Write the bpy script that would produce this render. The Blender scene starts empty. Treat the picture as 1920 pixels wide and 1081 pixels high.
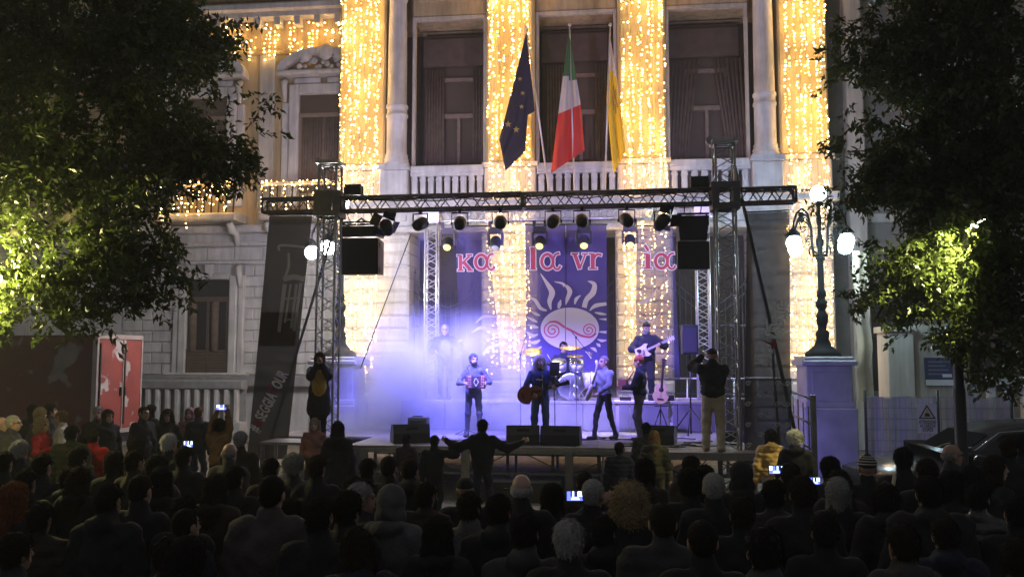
import bpy, math, random
import numpy as np
from mathutils import Matrix, Vector
random.seed(7); RNG = np.random.default_rng(7)
SC = bpy.context.scene; COL = SC.collection
R = math.radians
# ---------------------------------------------------------------- camera
FPX = 1600.0; YAW = R(6.4); PIT = math.atan(131.5/1600); CAMZ = 2.65
cd = bpy.data.cameras.new('camera'); cam = bpy.data.objects.new('camera', cd); COL.objects.link(cam)
cd.sensor_width = 36; cd.lens = 36*FPX/1920; cd.clip_end = 300; cd.clip_start = .05
cam.location = (0, 0, CAMZ); cam.rotation_euler = (R(90)+PIT, 0, YAW); SC.camera = cam
# ---------------------------------------------------------------- world: night sky, faint town glow
w = bpy.data.worlds.new('World'); SC.world = w; w.use_nodes = True
bg = w.node_tree.nodes['Background']; bg.inputs[0].default_value = (.88, .92, 1.0, 1); bg.inputs[1].default_value = .06
# ---------------------------------------------------------------- exposure
vs = SC.view_settings; vs.view_transform = 'Standard'; vs.look = 'None'; vs.exposure = 1.34; vs.gamma = 1; vs.use_curve_mapping = False
SC.render.engine = 'CYCLES'; cy = SC.cycles
cy.use_denoising = True; cy.max_bounces = 5; cy.diffuse_bounces = 2; cy.glossy_bounces = 2; cy.transparent_max_bounces = 10
cy.volume_bounces = 0; cy.sample_clamp_indirect = 3; cy.sample_clamp_direct = 0; cy.use_light_tree = True; cy.volume_max_steps = 64
cy.caustics_reflective = False; cy.caustics_refractive = False
# ---------------------------------------------------------------- where things stand (camera survey)
_r = np.array([math.cos(YAW), math.sin(YAW), 0]); _g = np.array([-math.sin(YAW)*math.cos(PIT), math.cos(YAW)*math.cos(PIT), math.sin(PIT)]); _u = np.cross(_r, _g)
_C = np.array([0, 0, CAMZ])
def ray(px, py): return _g+(px-960)/FPX*_r-(py-540.5)/FPX*_u
def atY(px, py, Y): d = ray(px, py); return _C+d*(Y/d[1])
def atZ(px, py, Z): d = ray(px, py); return _C+d*((Z-CAMZ)/d[2])
def atD(px, py, D): d = ray(px, py); return _C+d*D
def XY(px, Y, py=500): return float(atY(px, py, Y)[0])
def ZY(py, Y, px=960): return float(atY(px, py, Y)[2])
# ---------------------------------------------------------------- materials
MATS = {}
def mat(name, col, rough=.7, metal=0., var=0., vscale=4., bump=0., bscale=40., emit=None, es=0., alpha=1., spec=.5, col2=None, cscale=3., cth=.5, csoft=.06, trans=0., streak=0.):
    if name in MATS: return MATS[name]
    m = bpy.data.materials.new(name); m.use_nodes = True; nt = m.node_tree; N = nt.nodes; L = nt.links
    b = N['Principled BSDF']; out = N['Material Output']
    b.inputs['Base Color'].default_value = (*col, 1); b.inputs['Roughness'].default_value = rough; b.inputs['Metallic'].default_value = metal
    b.inputs['Specular IOR Level'].default_value = spec
    tc = None
    if var or bump or col2 or streak:
        tc = N.new('ShaderNodeTexCoord')
        if streak: tc = N.new('ShaderNodeNewGeometry')
    class _O:
        outputs = {'Object': tc.outputs['Position'] if streak else tc.outputs['Object']} if (var or bump or col2 or streak) else None
    tc = _O; src = None
    if col2:
        nz = N.new('ShaderNodeTexNoise'); nz.inputs['Scale'].default_value = cscale; nz.inputs['Detail'].default_value = 5
        L.new(tc.outputs['Object'], nz.inputs['Vector'])
        mr = N.new('ShaderNodeMapRange'); mr.inputs[1].default_value = cth-csoft; mr.inputs[2].default_value = cth+csoft; L.new(nz.outputs[0], mr.inputs[0])
        mx = N.new('ShaderNodeMix'); mx.data_type = 'RGBA'; mx.inputs[6].default_value = (*col, 1); mx.inputs[7].default_value = (*col2, 1); L.new(mr.outputs[0], mx.inputs[0]); src = mx.outputs[2]
    if var:
        nz = N.new('ShaderNodeTexNoise'); nz.inputs['Scale'].default_value = vscale; nz.inputs['Detail'].default_value = 6; L.new(tc.outputs['Object'], nz.inputs['Vector'])
        mr = N.new('ShaderNodeMapRange'); mr.inputs[1].default_value = .25; mr.inputs[2].default_value = .75; mr.inputs[3].default_value = 1-var; mr.inputs[4].default_value = 1+var*.6; L.new(nz.outputs[0], mr.inputs[0])
        mx = N.new('ShaderNodeMix'); mx.data_type = 'RGBA'; mx.blend_type = 'MULTIPLY'; mx.inputs[0].default_value = 1; mx.inputs[6].default_value = (*col, 1)
        if src: L.new(src, mx.inputs[6])
        L.new(mr.outputs[0], mx.inputs[7]); src = mx.outputs[2]
    if streak:   # rain streaks and soot, long in z
        mp = N.new('ShaderNodeMapping'); mp.inputs['Scale'].default_value = (3.2, 3.2, .35); L.new(tc.outputs['Object'], mp.inputs[0]); nz = N.new('ShaderNodeTexNoise'); nz.inputs['Scale'].default_value = 1.6; nz.inputs['Detail'].default_value = 7; nz.inputs['Roughness'].default_value = .65; L.new(mp.outputs[0], nz.inputs['Vector'])
        mr = N.new('ShaderNodeMapRange'); mr.inputs[1].default_value = .42; mr.inputs[2].default_value = .72; mr.inputs[3].default_value = 1; mr.inputs[4].default_value = 1-streak; L.new(nz.outputs[0], mr.inputs[0])
        mx = N.new('ShaderNodeMix'); mx.data_type = 'RGBA'; mx.blend_type = 'MULTIPLY'; mx.inputs[0].default_value = 1; mx.inputs[6].default_value = (*col, 1)
        if src: L.new(src, mx.inputs[6])
        L.new(mr.outputs[0], mx.inputs[7]); src = mx.outputs[2]
    if src: L.new(src, b.inputs['Base Color'])
    if bump:
        nz = N.new('ShaderNodeTexNoise'); nz.inputs['Scale'].default_value = bscale; nz.inputs['Detail'].default_value = 4; L.new(tc.outputs['Object'], nz.inputs['Vector'])
        bp = N.new('ShaderNodeBump'); bp.inputs['Strength'].default_value = bump; bp.inputs['Distance'].default_value = .02; L.new(nz.outputs[0], bp.inputs['Height']); L.new(bp.outputs[0], b.inputs['Normal'])
    if emit:
        b.inputs['Emission Color'].default_value = (*emit, 1); b.inputs['Emission Strength'].default_value = es
    if trans:
        tl = N.new('ShaderNodeBsdfTranslucent'); tl.inputs[0].default_value = (*col, 1)
        if src: L.new(src, tl.inputs[0])
        ms = N.new('ShaderNodeMixShader'); ms.inputs[0].default_value = trans; L.new(b.outputs[0], ms.inputs[1]); L.new(tl.outputs[0], ms.inputs[2]); L.new(ms.outputs[0], out.inputs[0])
        last = ms
    else: last = b
    if alpha < 1:
        tp = N.new('ShaderNodeBsdfTransparent'); ms = N.new('ShaderNodeMixShader'); ms.inputs[0].default_value = alpha
        L.new(tp.outputs[0], ms.inputs[1]); L.new(last.outputs[0], ms.inputs[2]); L.new(ms.outputs[0], out.inputs[0])
    MATS[name] = m; return m
STONE = mat('cream stone', (.52, .47, .38), .8, var=.22, vscale=1.3, bump=.3, bscale=25, streak=.4)
STUCCO = mat('ochre stucco', (.50, .38, .20), .85, var=.25, vscale=.9, bump=.25, bscale=30, streak=.45)
WHITEST = mat('white stone', (.56, .55, .53), .75, var=.28, vscale=1.6, bump=.35, bscale=22, streak=.33)
PLASTER = mat('pale plaster', (.50, .47, .41), .85, var=.22, vscale=.8, bump=.15, streak=.4)
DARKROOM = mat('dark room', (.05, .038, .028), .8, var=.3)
GLASS = mat('dark window glass', (.02, .018, .016), .12, spec=.4); NETW = mat('dusty netted window pane', (.085, .06, .04), .5, var=.2, vscale=1.2)
WOOD = mat('brown window wood', (.09, .06, .042), .6, var=.3, vscale=6, bump=.15)
CURT = mat('beige curtain', (.13, .095, .07), .9, var=.3, vscale=5)
IRON = mat('black iron', (.02, .02, .022), .5, metal=.4, var=.3)
TRUSS = mat('truss aluminium', (.40, .385, .37), .45, metal=.45, var=.25, vscale=8)
FRM = mat('pale brown window frame', (.22, .16, .115), .6, var=.3, vscale=6, bump=.15)
BLACKT = mat('black painted truss', (.13, .12, .115), .5, metal=.2, var=.3, vscale=8)
BLKPL = mat('black plastic', (.014, .014, .015), .45, var=.3, vscale=9, bump=.1, bscale=90)
BLKMET = mat('black metal', (.02, .02, .02), .38, metal=.5, var=.25)
CHROME = mat('chrome', (.6, .6, .6), .22, metal=1)
DECK = mat('stage plywood', (.22, .2, .19), .6, var=.35, vscale=3, bump=.15, bscale=18)
CABLE = mat('black cable', (.012, .012, .012), .5)
GREENM = mat('patinated lamp iron', (.006, .006, .006), .7, spec=.12, var=.3, vscale=10)
# ---------------------------------------------------------------- objects
WM = {}
def reg(o, M, parent=None):
    COL.objects.link(o)
    if parent is not None:
        o.parent = parent; o.matrix_basis = WM[parent].inverted() @ M
    else: o.matrix_basis = M
    WM[o] = M; return o
def tag(o, label=None, cat=None, group=None, kind=None):
    if label: o['label'] = label
    if cat: o['category'] = cat
    if group: o['group'] = group
    if kind: o['kind'] = kind
    return o
def thing(name, label, cat, loc=(0, 0, 0), rz=0., group=None, M=None):
    o = bpy.data.objects.new(name, None); o.empty_display_size = .2
    reg(o, M if M is not None else Matrix.Translation(Vector([float(q) for q in loc])) @ Matrix.Rotation(rz, 4, 'Z'))
    return tag(o, label, cat, group)
def mesh_np(name, V, F, mats, mi=None, smooth=False):
    me = bpy.data.meshes.new(name); V = np.asarray(V, dtype=np.float32); F = np.asarray(F, dtype=np.int32)
    n, k = F.shape
    me.vertices.add(len(V)); me.vertices.foreach_set('co', V.ravel()); me.loops.add(n*k); me.loops.foreach_set('vertex_index', F.ravel())
    me.polygons.add(n); me.polygons.foreach_set('loop_start', np.arange(0, n*k, k, dtype=np.int32)); me.polygons.foreach_set('loop_total', np.full(n, k, dtype=np.int32))
    for m in mats: me.materials.append(m)
    if mi is not None: me.polygons.foreach_set('material_index', np.asarray(mi, dtype=np.int32))
    if smooth: me.polygons.foreach_set('use_smooth', np.ones(n, dtype=bool))
    me.update(calc_edges=True); me.validate(); return me
def V3(q): return Vector((float(q[0]), float(q[1]), float(q[2])))
class MB:
    def __init__(s): s.v = []; s.f = []; s.m = []; s.cur = 0; s.T = None; s.sm = []; s.smooth = False
    def add(s, vs, fs):
        o = len(s.v)
        s.v += [tuple(s.T @ Vector(q)) for q in vs] if s.T is not None else [tuple(q) for q in vs]
        s.f += [tuple(i+o for i in f) for f in fs]; s.m += [s.cur]*len(fs); s.sm += [s.smooth]*len(fs); return s
    def box(s, x0, x1, y0, y1, z0, z1):
        return s.add([(x0, y0, z0), (x1, y0, z0), (x1, y1, z0), (x0, y1, z0), (x0, y0, z1), (x1, y0, z1), (x1, y1, z1), (x0, y1, z1)],
                     [(0, 3, 2, 1), (4, 5, 6, 7), (0, 1, 5, 4), (1, 2, 6, 5), (2, 3, 7, 6), (3, 0, 4, 7)])
    def bbox(s, x0, x1, y0, y1, z0, z1, b):   # box with chamfered front (−y) edges
        return s.add([(x0, y0+b, z0), (x1, y0+b, z0), (x1, y0+b, z1), (x0, y0+b, z1), (x0+b, y0, z0+b), (x1-b, y0, z0+b), (x1-b, y0, z1-b), (x0+b, y0, z1-b), (x0, y1, z0), (x1, y1, z0), (x1, y1, z1), (x0, y1, z1)],
                     [(4, 5, 6, 7), (0, 1, 5, 4), (1, 2, 6, 5), (2, 3, 7, 6), (3, 0, 4, 7), (8, 9, 1, 0), (9, 10, 2, 1), (10, 11, 3, 2), (11, 8, 0, 3), (11, 10, 9, 8)])
    def cbox(s, c, sz, Rm=None):
        h = [q/2 for q in sz]; vs = [Vector((x*h[0], y*h[1], z*h[2])) for z in (-1, 1) for x, y in ((-1, -1), (1, -1), (1, 1), (-1, 1))]
        c = V3(c)
        return s.add([(Rm @ q if Rm is not None else q)+c for q in vs], [(0, 3, 2, 1), (4, 5, 6, 7), (0, 1, 5, 4), (1, 2, 6, 5), (2, 3, 7, 6), (3, 0, 4, 7)])
    def tube(s, pts, rs, n=6, cap=True):
        pts = [V3(q) for q in pts]
        if not hasattr(rs, '__len__'): rs = [rs]*len(pts)
        vs = []; fs = []; k = len(pts); u = None
        for i, q in enumerate(pts):
            t = (pts[min(i+1, k-1)]-pts[max(i-1, 0)]).normalized()
            if u is None:
                u = t.cross(Vector((0, 0, 1)));
                if u.length < .1: u = t.cross(Vector((1, 0, 0)))
            u = (u-t*u.dot(t)).normalized(); w_ = t.cross(u)
            for j in range(n):
                a = 2*math.pi*j/n; vs.append(q+(u*math.cos(a)+w_*math.sin(a))*rs[i])
        for i in range(k-1):
            for j in range(n): fs.append((i*n+j, i*n+(j+1) % n, (i+1)*n+(j+1) % n, (i+1)*n+j))
        if cap: fs += [tuple(range(n-1, -1, -1)), tuple((k-1)*n+j for j in range(n))]
        s.smooth = n > 4; s.add(vs, fs); s.smooth = False; return s
    def bar(s, a, b, r, n=6, r2=None): return s.tube([a, b], [r, r if r2 is None else r2], n)
    def lathe(s, prof, c=(0, 0, 0), n=16, M=None):
        vs = []; fs = []; c = V3(c)
        for r_, z in prof:
            for j in range(n):
                a = 2*math.pi*j/n; q = Vector((r_*math.cos(a), r_*math.sin(a), z)); vs.append((M @ q if M is not None else q)+c)
        for i in range(len(prof)-1):
            for j in range(n): fs.append((i*n+j, i*n+(j+1) % n, (i+1)*n+(j+1) % n, (i+1)*n+j))
        fs += [tuple(range(n-1, -1, -1)), tuple((len(prof)-1)*n+j for j in range(n))]
        s.smooth = True; s.add(vs, fs); s.smooth = False; return s
    def prism(s, poly, y0, y1):   # polygon in x,z pushed from y0 to y1
        n = len(poly); vs = [(x, y0, z) for x, z in poly]+[(x, y1, z) for x, z in poly]
        return s.add(vs, [tuple(range(n)), tuple(range(2*n-1, n-1, -1))]+[(i, i+n, (i+1) % n+n, (i+1) % n) for i in range(n)])
    def sphere(s, c, r, n=10, m=7, sq=(1, 1, 1)):
        vs = [(c[0], c[1], c[2]-r*sq[2])]; fs = []
        for i in range(1, m):
            p = math.pi*i/m-math.pi/2
            for j in range(n):
                a = 2*math.pi*j/n; vs.append((c[0]+r*sq[0]*math.cos(p)*math.cos(a), c[1]+r*sq[1]*math.cos(p)*math.sin(a), c[2]+r*sq[2]*math.sin(p)))
        vs.append((c[0], c[1], c[2]+r*sq[2])); t = len(vs)-1
        for j in range(n): fs.append((0, 1+(j+1) % n, 1+j)); fs.append((t, 1+(m-2)*n+j, 1+(m-2)*n+(j+1) % n))
        for i in range(m-2):
            for j in range(n): fs.append((1+i*n+j, 1+i*n+(j+1) % n, 1+(i+1)*n+(j+1) % n, 1+(i+1)*n+j))
        s.smooth = True; s.add(vs, fs); s.smooth = False; return s
    def build(s, name, mats, parent=None, label=None, cat=None, group=None, kind=None, local=False):
        if not isinstance(mats, (list, tuple)): mats = [mats]
        V = np.array(s.v, dtype=float)
        if parent is None:
            o0 = Vector(((V[:, 0].min()+V[:, 0].max())/2, (V[:, 1].min()+V[:, 1].max())/2, V[:, 2].min())); M = Matrix.Translation(o0); V = V-np.array(o0)
        else:
            M = WM[parent].copy()
            if not local:
                I = np.array(M.inverted()); V = V @ I[:3, :3].T+I[:3, 3]
        me = bpy.data.meshes.new(name); me.from_pydata([tuple(q) for q in V], [], s.f)
        for m in mats: me.materials.append(m)
        me.polygons.foreach_set('material_index', s.m); me.polygons.foreach_set('use_smooth', s.sm); me.update()
        o = bpy.data.objects.new(name, me); reg(o, M, parent); return tag(o, label, cat, group, kind)
def piece(name, me, M, parent=None): return reg(bpy.data.objects.new(name, me), M, parent)
def dup(root, M, label=None):
    c = root.copy(); COL.objects.link(c); c.parent = None; c.matrix_basis = M; WM[c] = M
    if label: c['label'] = label
    for ch in root.children:
        d = ch.copy(); COL.objects.link(d); d.parent = c; WM[d] = M @ ch.matrix_basis
        for g in ch.children:
            e = g.copy(); COL.objects.link(e); e.parent = d; WM[e] = WM[d] @ g.matrix_basis
    return c
def TR(x, y, z, rz=0.): return Matrix.Translation((float(x), float(y), float(z))) @ Matrix.Rotation(rz, 4, 'Z')
def lamp(kind, name, loc, energy, color, radius=.05, aim=None, cone=60, blend=.5, parent=None):
    l = bpy.data.lights.new(name, kind); l.energy = energy; l.color = color; l.shadow_soft_size = radius
    M = Matrix.Translation(V3(loc))
    if kind == 'SPOT':
        l.spot_size = R(cone); l.spot_blend = blend
        M = M @ (V3(aim)-V3(loc)).to_track_quat('-Z', 'Y').to_matrix().to_4x4()
    o = bpy.data.objects.new(name, l); return reg(o, M, parent)
def text_mesh(txt, size, off=0., sx=1.):
    c = bpy.data.curves.new('lettering', 'FONT'); c.body = txt; c.size = size; c.offset = off; c.resolution_u = 3
    o = bpy.data.objects.new('lettering', c); COL.objects.link(o); dg = bpy.context.evaluated_depsgraph_get(); dg.update()
    me = bpy.data.meshes.new_from_object(o.evaluated_get(dg)); bpy.data.objects.remove(o)
    for v in me.vertices: v.co.x *= sx
    me.materials.clear(); return me
# ================================================================ GROUND
def sheet(name, x0, x1, y0, y1, z, m, kind='structure'):
    b = MB(); b.add([(x0, y0, z), (x1, y0, z), (x1, y1, z), (x0, y1, z)], [(0, 1, 2, 3)]); return b.build(name, m, kind=kind)
sheet('ground', -60, 60, -20, 90, 0, mat('worn stone paving', (.20, .18, .14), .75, var=.45, vscale=3, bump=.5, bscale=14, col2=(.12, .11, .09), cscale=7))
# ================================================================ PALACE
YP = 25.0; YW = 26.5
pal = thing('palace', 'ornate pale stone palace with tall pillars, dark windows and balconies behind the stage', 'building', (0, YP, 0))
def part(name, b, m, parent=pal, **k): return b.build(name, m, parent, **k)
def B(*a): return MB().box(*a)
# upper piers (fluted panels), pedestals
OCHRE = mat('golden ochre render', (.56, .44, .20), .8, var=.25, vscale=1.1, bump=.25, bscale=25, streak=.3)
PIERS = [(-8.17, -6.72), (-3.6, -2.12), (.36, 1.78), (5.02, 6.4)]
for x0, x1 in PIERS:
    part('pillar', MB().bbox(x0, x1, YP, YW+.4, 8.52, 15.2, .05), OCHRE)
    b = MB().bbox(x0-.04, x1+.04, YP-.06, YW+.4, 7.5, 8.36, .03); b.box(x0-.1, x1+.1, YP-.12, YW+.4, 8.36, 8.5)
    part('pillar_base', b, STONE)
for x0, x1 in PIERS[1:3]:
    for q in (x0+.02, x1-.42):   # paired half round shafts on the middle pillars
        part('pilaster', MB().bbox(q, q+.4, YP-.09, YP-.002, 8.53, 15.2, .07), OCHRE)
for cx in (-6.38, 4.63):
    b = MB().bbox(cx-.44, cx+.42, YP-.2, YW+.3, 7.5, 8.32, .03); b.box(cx-.5, cx+.48, YP-.26, YW+.3, 8.32, 8.4); b.box(cx-.46, cx+.44, YP-.23, YW+.3, 8.4, 8.5)
    ped = part('pedestal', b, WHITEST)
    c = MB(); c.lathe([(.4, 8.5), (.4, 8.6), (.36, 8.64), (.38, 8.7), (.34, 8.76), (.35, 8.84), (.315, 8.9), (.31, 10.0), (.34, 10.03), (.34, 10.1), (.31, 10.12), (.31, 10.28), (.34, 10.31), (.34, 10.38), (.3, 10.42), (.285, 12.6), (.265, 13.7), (.3, 13.72), (.3, 13.8), (.27, 13.83), (.3, 14.2), (.42, 14.5), (.42, 15.2)], (cx, YP+.16, 0), 24)
    part('column', c, WHITEST)
# lintels, inner reveals, windows of the three bays
BAYS = [(-5.92, -3.62), (-2.1, .34), (1.8, 4.2)]
part('wall', B(-8.1, 6.3, YW-.1, YW+.6, 13.2, 15.2), STUCCO)
part('wall', B(-8.1, 6.35, YW+.35, YW+.6, 6.5, 13.2), DARKROOM)
for k, (x0, x1) in enumerate(BAYS):
    zt = 13.12
    part('lintel', MB().bbox(x0-.02, x1+.02, YP+.25, YW, zt+.08, 15.2, .04), STUCCO)
    part('lintel_panel', MB().bbox(x0+.15, x1-.15, YP+.2, YP+.25, zt+.55, 15, .03), STUCCO)
    fr = MB(); fr.box(x0, x0+.09, YP+.22, YP+.4, 7.6, zt+.07); fr.box(x1-.09, x1, YP+.22, YP+.4, 7.6, zt+.07); fr.box(x0+.09, x1-.09, YP+.22, YP+.4, zt-.03, zt+.07)
    part('window_surround', fr, STONE)
    wn = part('window', B(x0+.1, x1-.1, YW+.02, YW+.06, 7.6, zt-.04), NETW)
    f = MB(); xm = (x0+x1)/2+.1; ys, ye = YW-.1, YW
    for a in (xm-.62, xm+.56): f.box(a, a+.08, ys, ye, 7.6, 11.6)
    f.box(xm-.62, xm+.64, ys-.02, ye-.001, 10.3, 10.45); f.box(xm-.62, xm+.64, ys-.02, ye-.001, 11.5, 11.62); f.box(xm-.05, xm+.05, ys-.03, ye-.002, 7.6, 10.3)
    f.build('frame', FRM, wn)
    cu = MB()
    for sg in (-1, 1):
        for j in range(7):
            xx = xm+sg*(.5+.09*j); tp = xm+sg*(.25+.13*j) if k == 2 else xx
            cu.tube([(xx+sg*.12*(k == 2), YW-.17-.02*(j % 2), 7.62), (xx+sg*.1*(k == 2), YW-.17-.02*(j % 2), 9.2), (tp, YW-.17, 11.9)], [.06, .055, .035], 6)
    cu.build('curtain', CURT, wn)
    part('transom_board', B(x0+.1, x1-.1, YW-.16, YW-.102, 12.0, 12.9), mat('brown blind', (.10, .07, .05), .8, var=.3))
# balustrades with flat carved balusters
PUR = WHITEST
for k, (x0, x1) in enumerate([(-5.9, -3.66), (-2.06, .3), (1.84, 4.16)]):
    n = (9, 9, 8)[k]
    rl = MB().bbox(x0, x1, YP-.05, YP+.3, 8.24, 8.46, .03); rl.box(x0, x1, YP-.01, YP+.26, 8.14, 8.24); part('rail', rl, PUR)
    part('rail_foot', MB().bbox(x0, x1, YP-.03, YP+.28, 7.38, 7.5, .02), PUR)
    part('gap_shade_sheet', B(x0, x1, YP+.7, YP+.75, 7.4, 8.3), DARKROOM)  # dark sheet standing in for the shade behind the balusters
    st = (x1-x0)/n
    for i in range(n):
        a = x0+st*(i+.5)-.085
        bl = MB().bbox(a, a+.17, YP+.02, YP+.2, 7.5, 8.14, .015); bl.box(a-.012, a+.182, YP+.005, YP+.21, 8.0, 8.06); bl.box(a+.05, a+.12, YP, YP+.02, 7.84, 7.98)
        part('baluster', bl, PUR)
# entablature between floors
part('balcony_slab', MB().bbox(-8.3, 6.55, YP-.35, YW, 7.12, 7.37, .06), WHITEST)
part('frieze', MB().bbox(-8.15, 6.45, YP-.05, YW, 6.62, 7.119, .03), WHITEST)
part('cornice', MB().bbox(-8.22, 6.5, YP-.16, YW, 6.42, 6.619, .05), WHITEST)
for i in range(40):
    x = -8.0+i*.365; part('dentil', B(x, x+.17, YP-.12, YP-.052, 6.78, 6.95), WHITEST)
# ground floor rusticated piers in proud courses
GP = [(-8.08, -5.92), (-3.72, -2.0), (.25, 1.9), (4.15, 6.42)]
_bm = {}
def block(x0, x1, z0, z1, y0, y1, m, parent=pal, b=.035, name='stone_block'):
    key = (round(x1-x0, 2), round(z1-z0, 2), m.name, b)
    if key not in _bm:
        q = MB().bbox(-(x1-x0)/2, (x1-x0)/2, 0, y1-y0, 0, z1-z0, b); me = bpy.data.meshes.new(name); me.from_pydata(q.v, [], q.f); me.materials.append(m); _bm[key] = me
    return piece(name, _bm[key], TR((x0+x1)/2, y0, z0), parent)
for x0, x1 in GP:
    part('pier_core', B(x0+.06, x1-.06, YP+.07, YW+.3, 0, 6.42), WHITEST)
    z = .5
    while z < 6.3:
        h = min(.38, 6.41-z); block(x0, x1, z+.012, z+h-.012, YP, YW, WHITEST, b=.06); z += .38
    part('plinth', MB().bbox(x0-.1, x1+.1, YP-.14, YW, 0, .5, .03), WHITEST)
part('wall', B(-8, 6.3, YW+.35, YW+.6, 0, 6.45), DARKROOM)
for k, (x0, x1) in enumerate([(-5.86, -3.78), (-1.94, .19), (1.96, 4.09)]):   # iron gates
    g = MB(); n = 13
    for i in range(n+1):
        x = x0+(x1-x0)*i/n; top = 4.5+.75*abs(2*i/n-1)**1.5
        g.bar((x, YP+.55, .3), (x, YP+.55, top), .016, 5); g.bar((x, YP+.55, top), (x, YP+.55, top+.2), .03, 5, .002)
    for zc in (.5, 1.6, 3.6): g.box(x0, x1, YP+.53, YP+.57, zc, zc+.05)
    for dz in (0, .28):
        g.tube([(x0+(x1-x0)*i/14, YP+.55, 4.2-dz+.75*abs(2*i/14-1)**1.5) for i in range(15)], .022, 5)
    gt = part('iron_gate', g, mat('grey iron gate', (.07, .07, .08), .5, metal=.3))
# ---------------- left wing
part('wall', B(-24, -8.1, YW, YW+.5, 7.0, 18), STUCCO, label=None)
part('wall', B(-24, -8.0, YW+.06, YW+.55, 0, 6.99), WHITEST)
cz = MB().bbox(-24, -8.2, YW-.55, YW, 13.98, 14.25, .06); cz.box(-24, -8.2, YW-.4, YW, 13.82, 13.98); part('cornice', cz, WHITEST)
part('architrave', MB().bbox(-24, -8.2, YW-.15, YW, 12.66, 12.8, .03), STUCCO)
for i in range(12):
    x = -8.75-i*.68; b = MB().prism([(0, 0), (.2, 0), (.2, .26), (0, .26)], YW-.36, YW-.03); b.v = [(p[0]+x, p[1], p[2]+13.55) for p in b.v]; part('dentil', b, WHITEST)
part('parapet', MB().bbox(-24, -8.2, YW-.2, YW, 14.5, 16.5, .05), STUCCO)
part('pilaster', MB().bbox(-11.35, -10.82, YW-.12, YW, 7.0, 12.66, .03), PLASTER)
part('pilaster', MB().bbox(-15.4, -14.87, YW-.12, YW, 7.0, 12.66, .03), PLASTER)
def upper_window(cx):
    hw = .82
    wn = part('window', B(cx-hw, cx+hw, YW-.02, YW-.003, 8.0, 11.25), NETW)
    f = MB()
    for a, c_ in ((cx-hw, cx-hw+.09), (cx+hw-.09, cx+hw), (cx-.06, cx+.06)): f.box(a, c_, YW-.08, YW-.021, 8, 10.5)
    f.box(cx-hw, cx+hw, YW-.085, YW-.022, 10.5, 10.64); f.build('frame', FRM, wn)
    cu = MB()
    for j in range(16):
        xx = cx-hw+.14+j*.093; cu.tube([(xx, YW-.05-.01*(j % 2), 8.02), (xx, YW-.05-.01*(j % 2), 10.48)], .048, 6)
    cu.build('curtain', CURT, wn)
    for sg in (-1, 1):
        b = MB(); x = cx+sg*(hw+.17); b.bbox(x-.17, x+.17, YW-.2, YW, 7.6, 11.6, .05); x2 = cx+sg*(hw+.46); b.bbox(x2-.12, x2+.12, YW-.13, YW, 7.6, 11.0, .03)
        part('window_surround', b, WHITEST)
        br = MB().tube([(x2, YW-.12, 11.75), (x2, YW-.3, 11.6), (x2, YW-.22, 11.3), (x2, YW-.16, 11.0)], [.1, .11, .08, .05], 8); part('bracket', br, WHITEST)
    hd = MB().bbox(cx-hw, cx+hw, YW-.2, YW, 11.26, 11.6, .04); hd.bbox(cx-1.0, cx-.12, YW-.14, YW, 11.62, 11.82, .03); hd.bbox(cx+.12, cx+1.0, YW-.14, YW, 11.62, 11.82, .03); part('window_head', hd, WHITEST)
    pc = MB().bbox(cx-1.5, cx+1.5, YW-.45, YW, 11.84, 12.0, .05)
    n = 14; arc = [(cx+1.5*math.cos(math.pi*(1-i/n)), 12.0+.72*math.sin(math.pi*i/n)) for i in range(n+1)]; inn = [(cx+1.25*math.cos(math.pi*i/n), 12.0+.52*math.sin(math.pi*i/n)) for i in range(n+1)]
    for i in range(n):
        pc.prism([arc[i], arc[i+1], inn[n-i-1], inn[n-i]], YW-.42, YW-.01)
    pd = part('pediment', pc, WHITEST)
    o = MB().sphere((cx+.15, YW-.4, 12.55), .24, 10, 7, (1, .5, 1.15))
    for i in range(16):
        o.sphere((cx-.75+i*.1+random.uniform(-.03, .03), YW-.3, 12.12+.16*math.sin(i*1.7)+.1*random.random()), random.uniform(.07, .13), 7, 5, (1, .6, 1))
    for sg in (-1, 1): o.lathe([(.18, 0), (.2, .05), (.12, .12), (.02, .13)], (cx+sg*.55, YW-.3, 12.45), 12, Matrix.Rotation(R(90), 4, 'X'))
    o.build('carved_crest', WHITEST, pd)
WIN1, WIN2 = -9.15, -13.25
upper_window(WIN1); upper_window(WIN2)
def balcony(x0, x1):
    bl = part('balcony', MB().bbox(x0-.1, x1+.1, YW-.9, YW, 7.02, 7.28, .05), STONE)
    rl = MB(); n = 10
    for i in range(n+1): rl.bar((x0+(x1-x0)*i/n, YW-.82, 7.28), (x0+(x1-x0)*i/n, YW-.82, 8.1), .03, 5)
    rl.build('railing', IRON, bl)
    MB().bbox(x0-.08, x1+.08, YW-.9, YW-.72, 8.1, 8.22, .02).build('railing_top', STONE, bl)
    for q in (x0+.15, x1-.15): MB().tube([(q, YW-.75, 6.95), (q, YW-.55, 6.75), (q, YW-.25, 6.7), (q, YW-.1, 6.3)], [.1, .14, .12, .08], 8).build('bracket', WHITEST, bl)
balcony(-11.0+.15, WIN1+.75); balcony(WIN2-1.0, WIN2+1.45)
part('string_course', MB().bbox(-24, -8.15, YW-.25, YW+.05, 6.72, 6.98, .05), WHITEST)
part('string_course', MB().bbox(-24, -8.15, YW-.12, YW+.05, 6.3, 6.44, .03), WHITEST)
part('string_course', MB().bbox(-24, -8.15, YW-.1, YW+.05, 5.72, 5.82, .02), WHITEST)
part('plinth', MB().bbox(-24, -8.1, YW-.3, YW+.04, 1.75, 2.12, .04), mat('grey stone', (.25, .25, .25), .8, var=.3, bump=.2))
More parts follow.
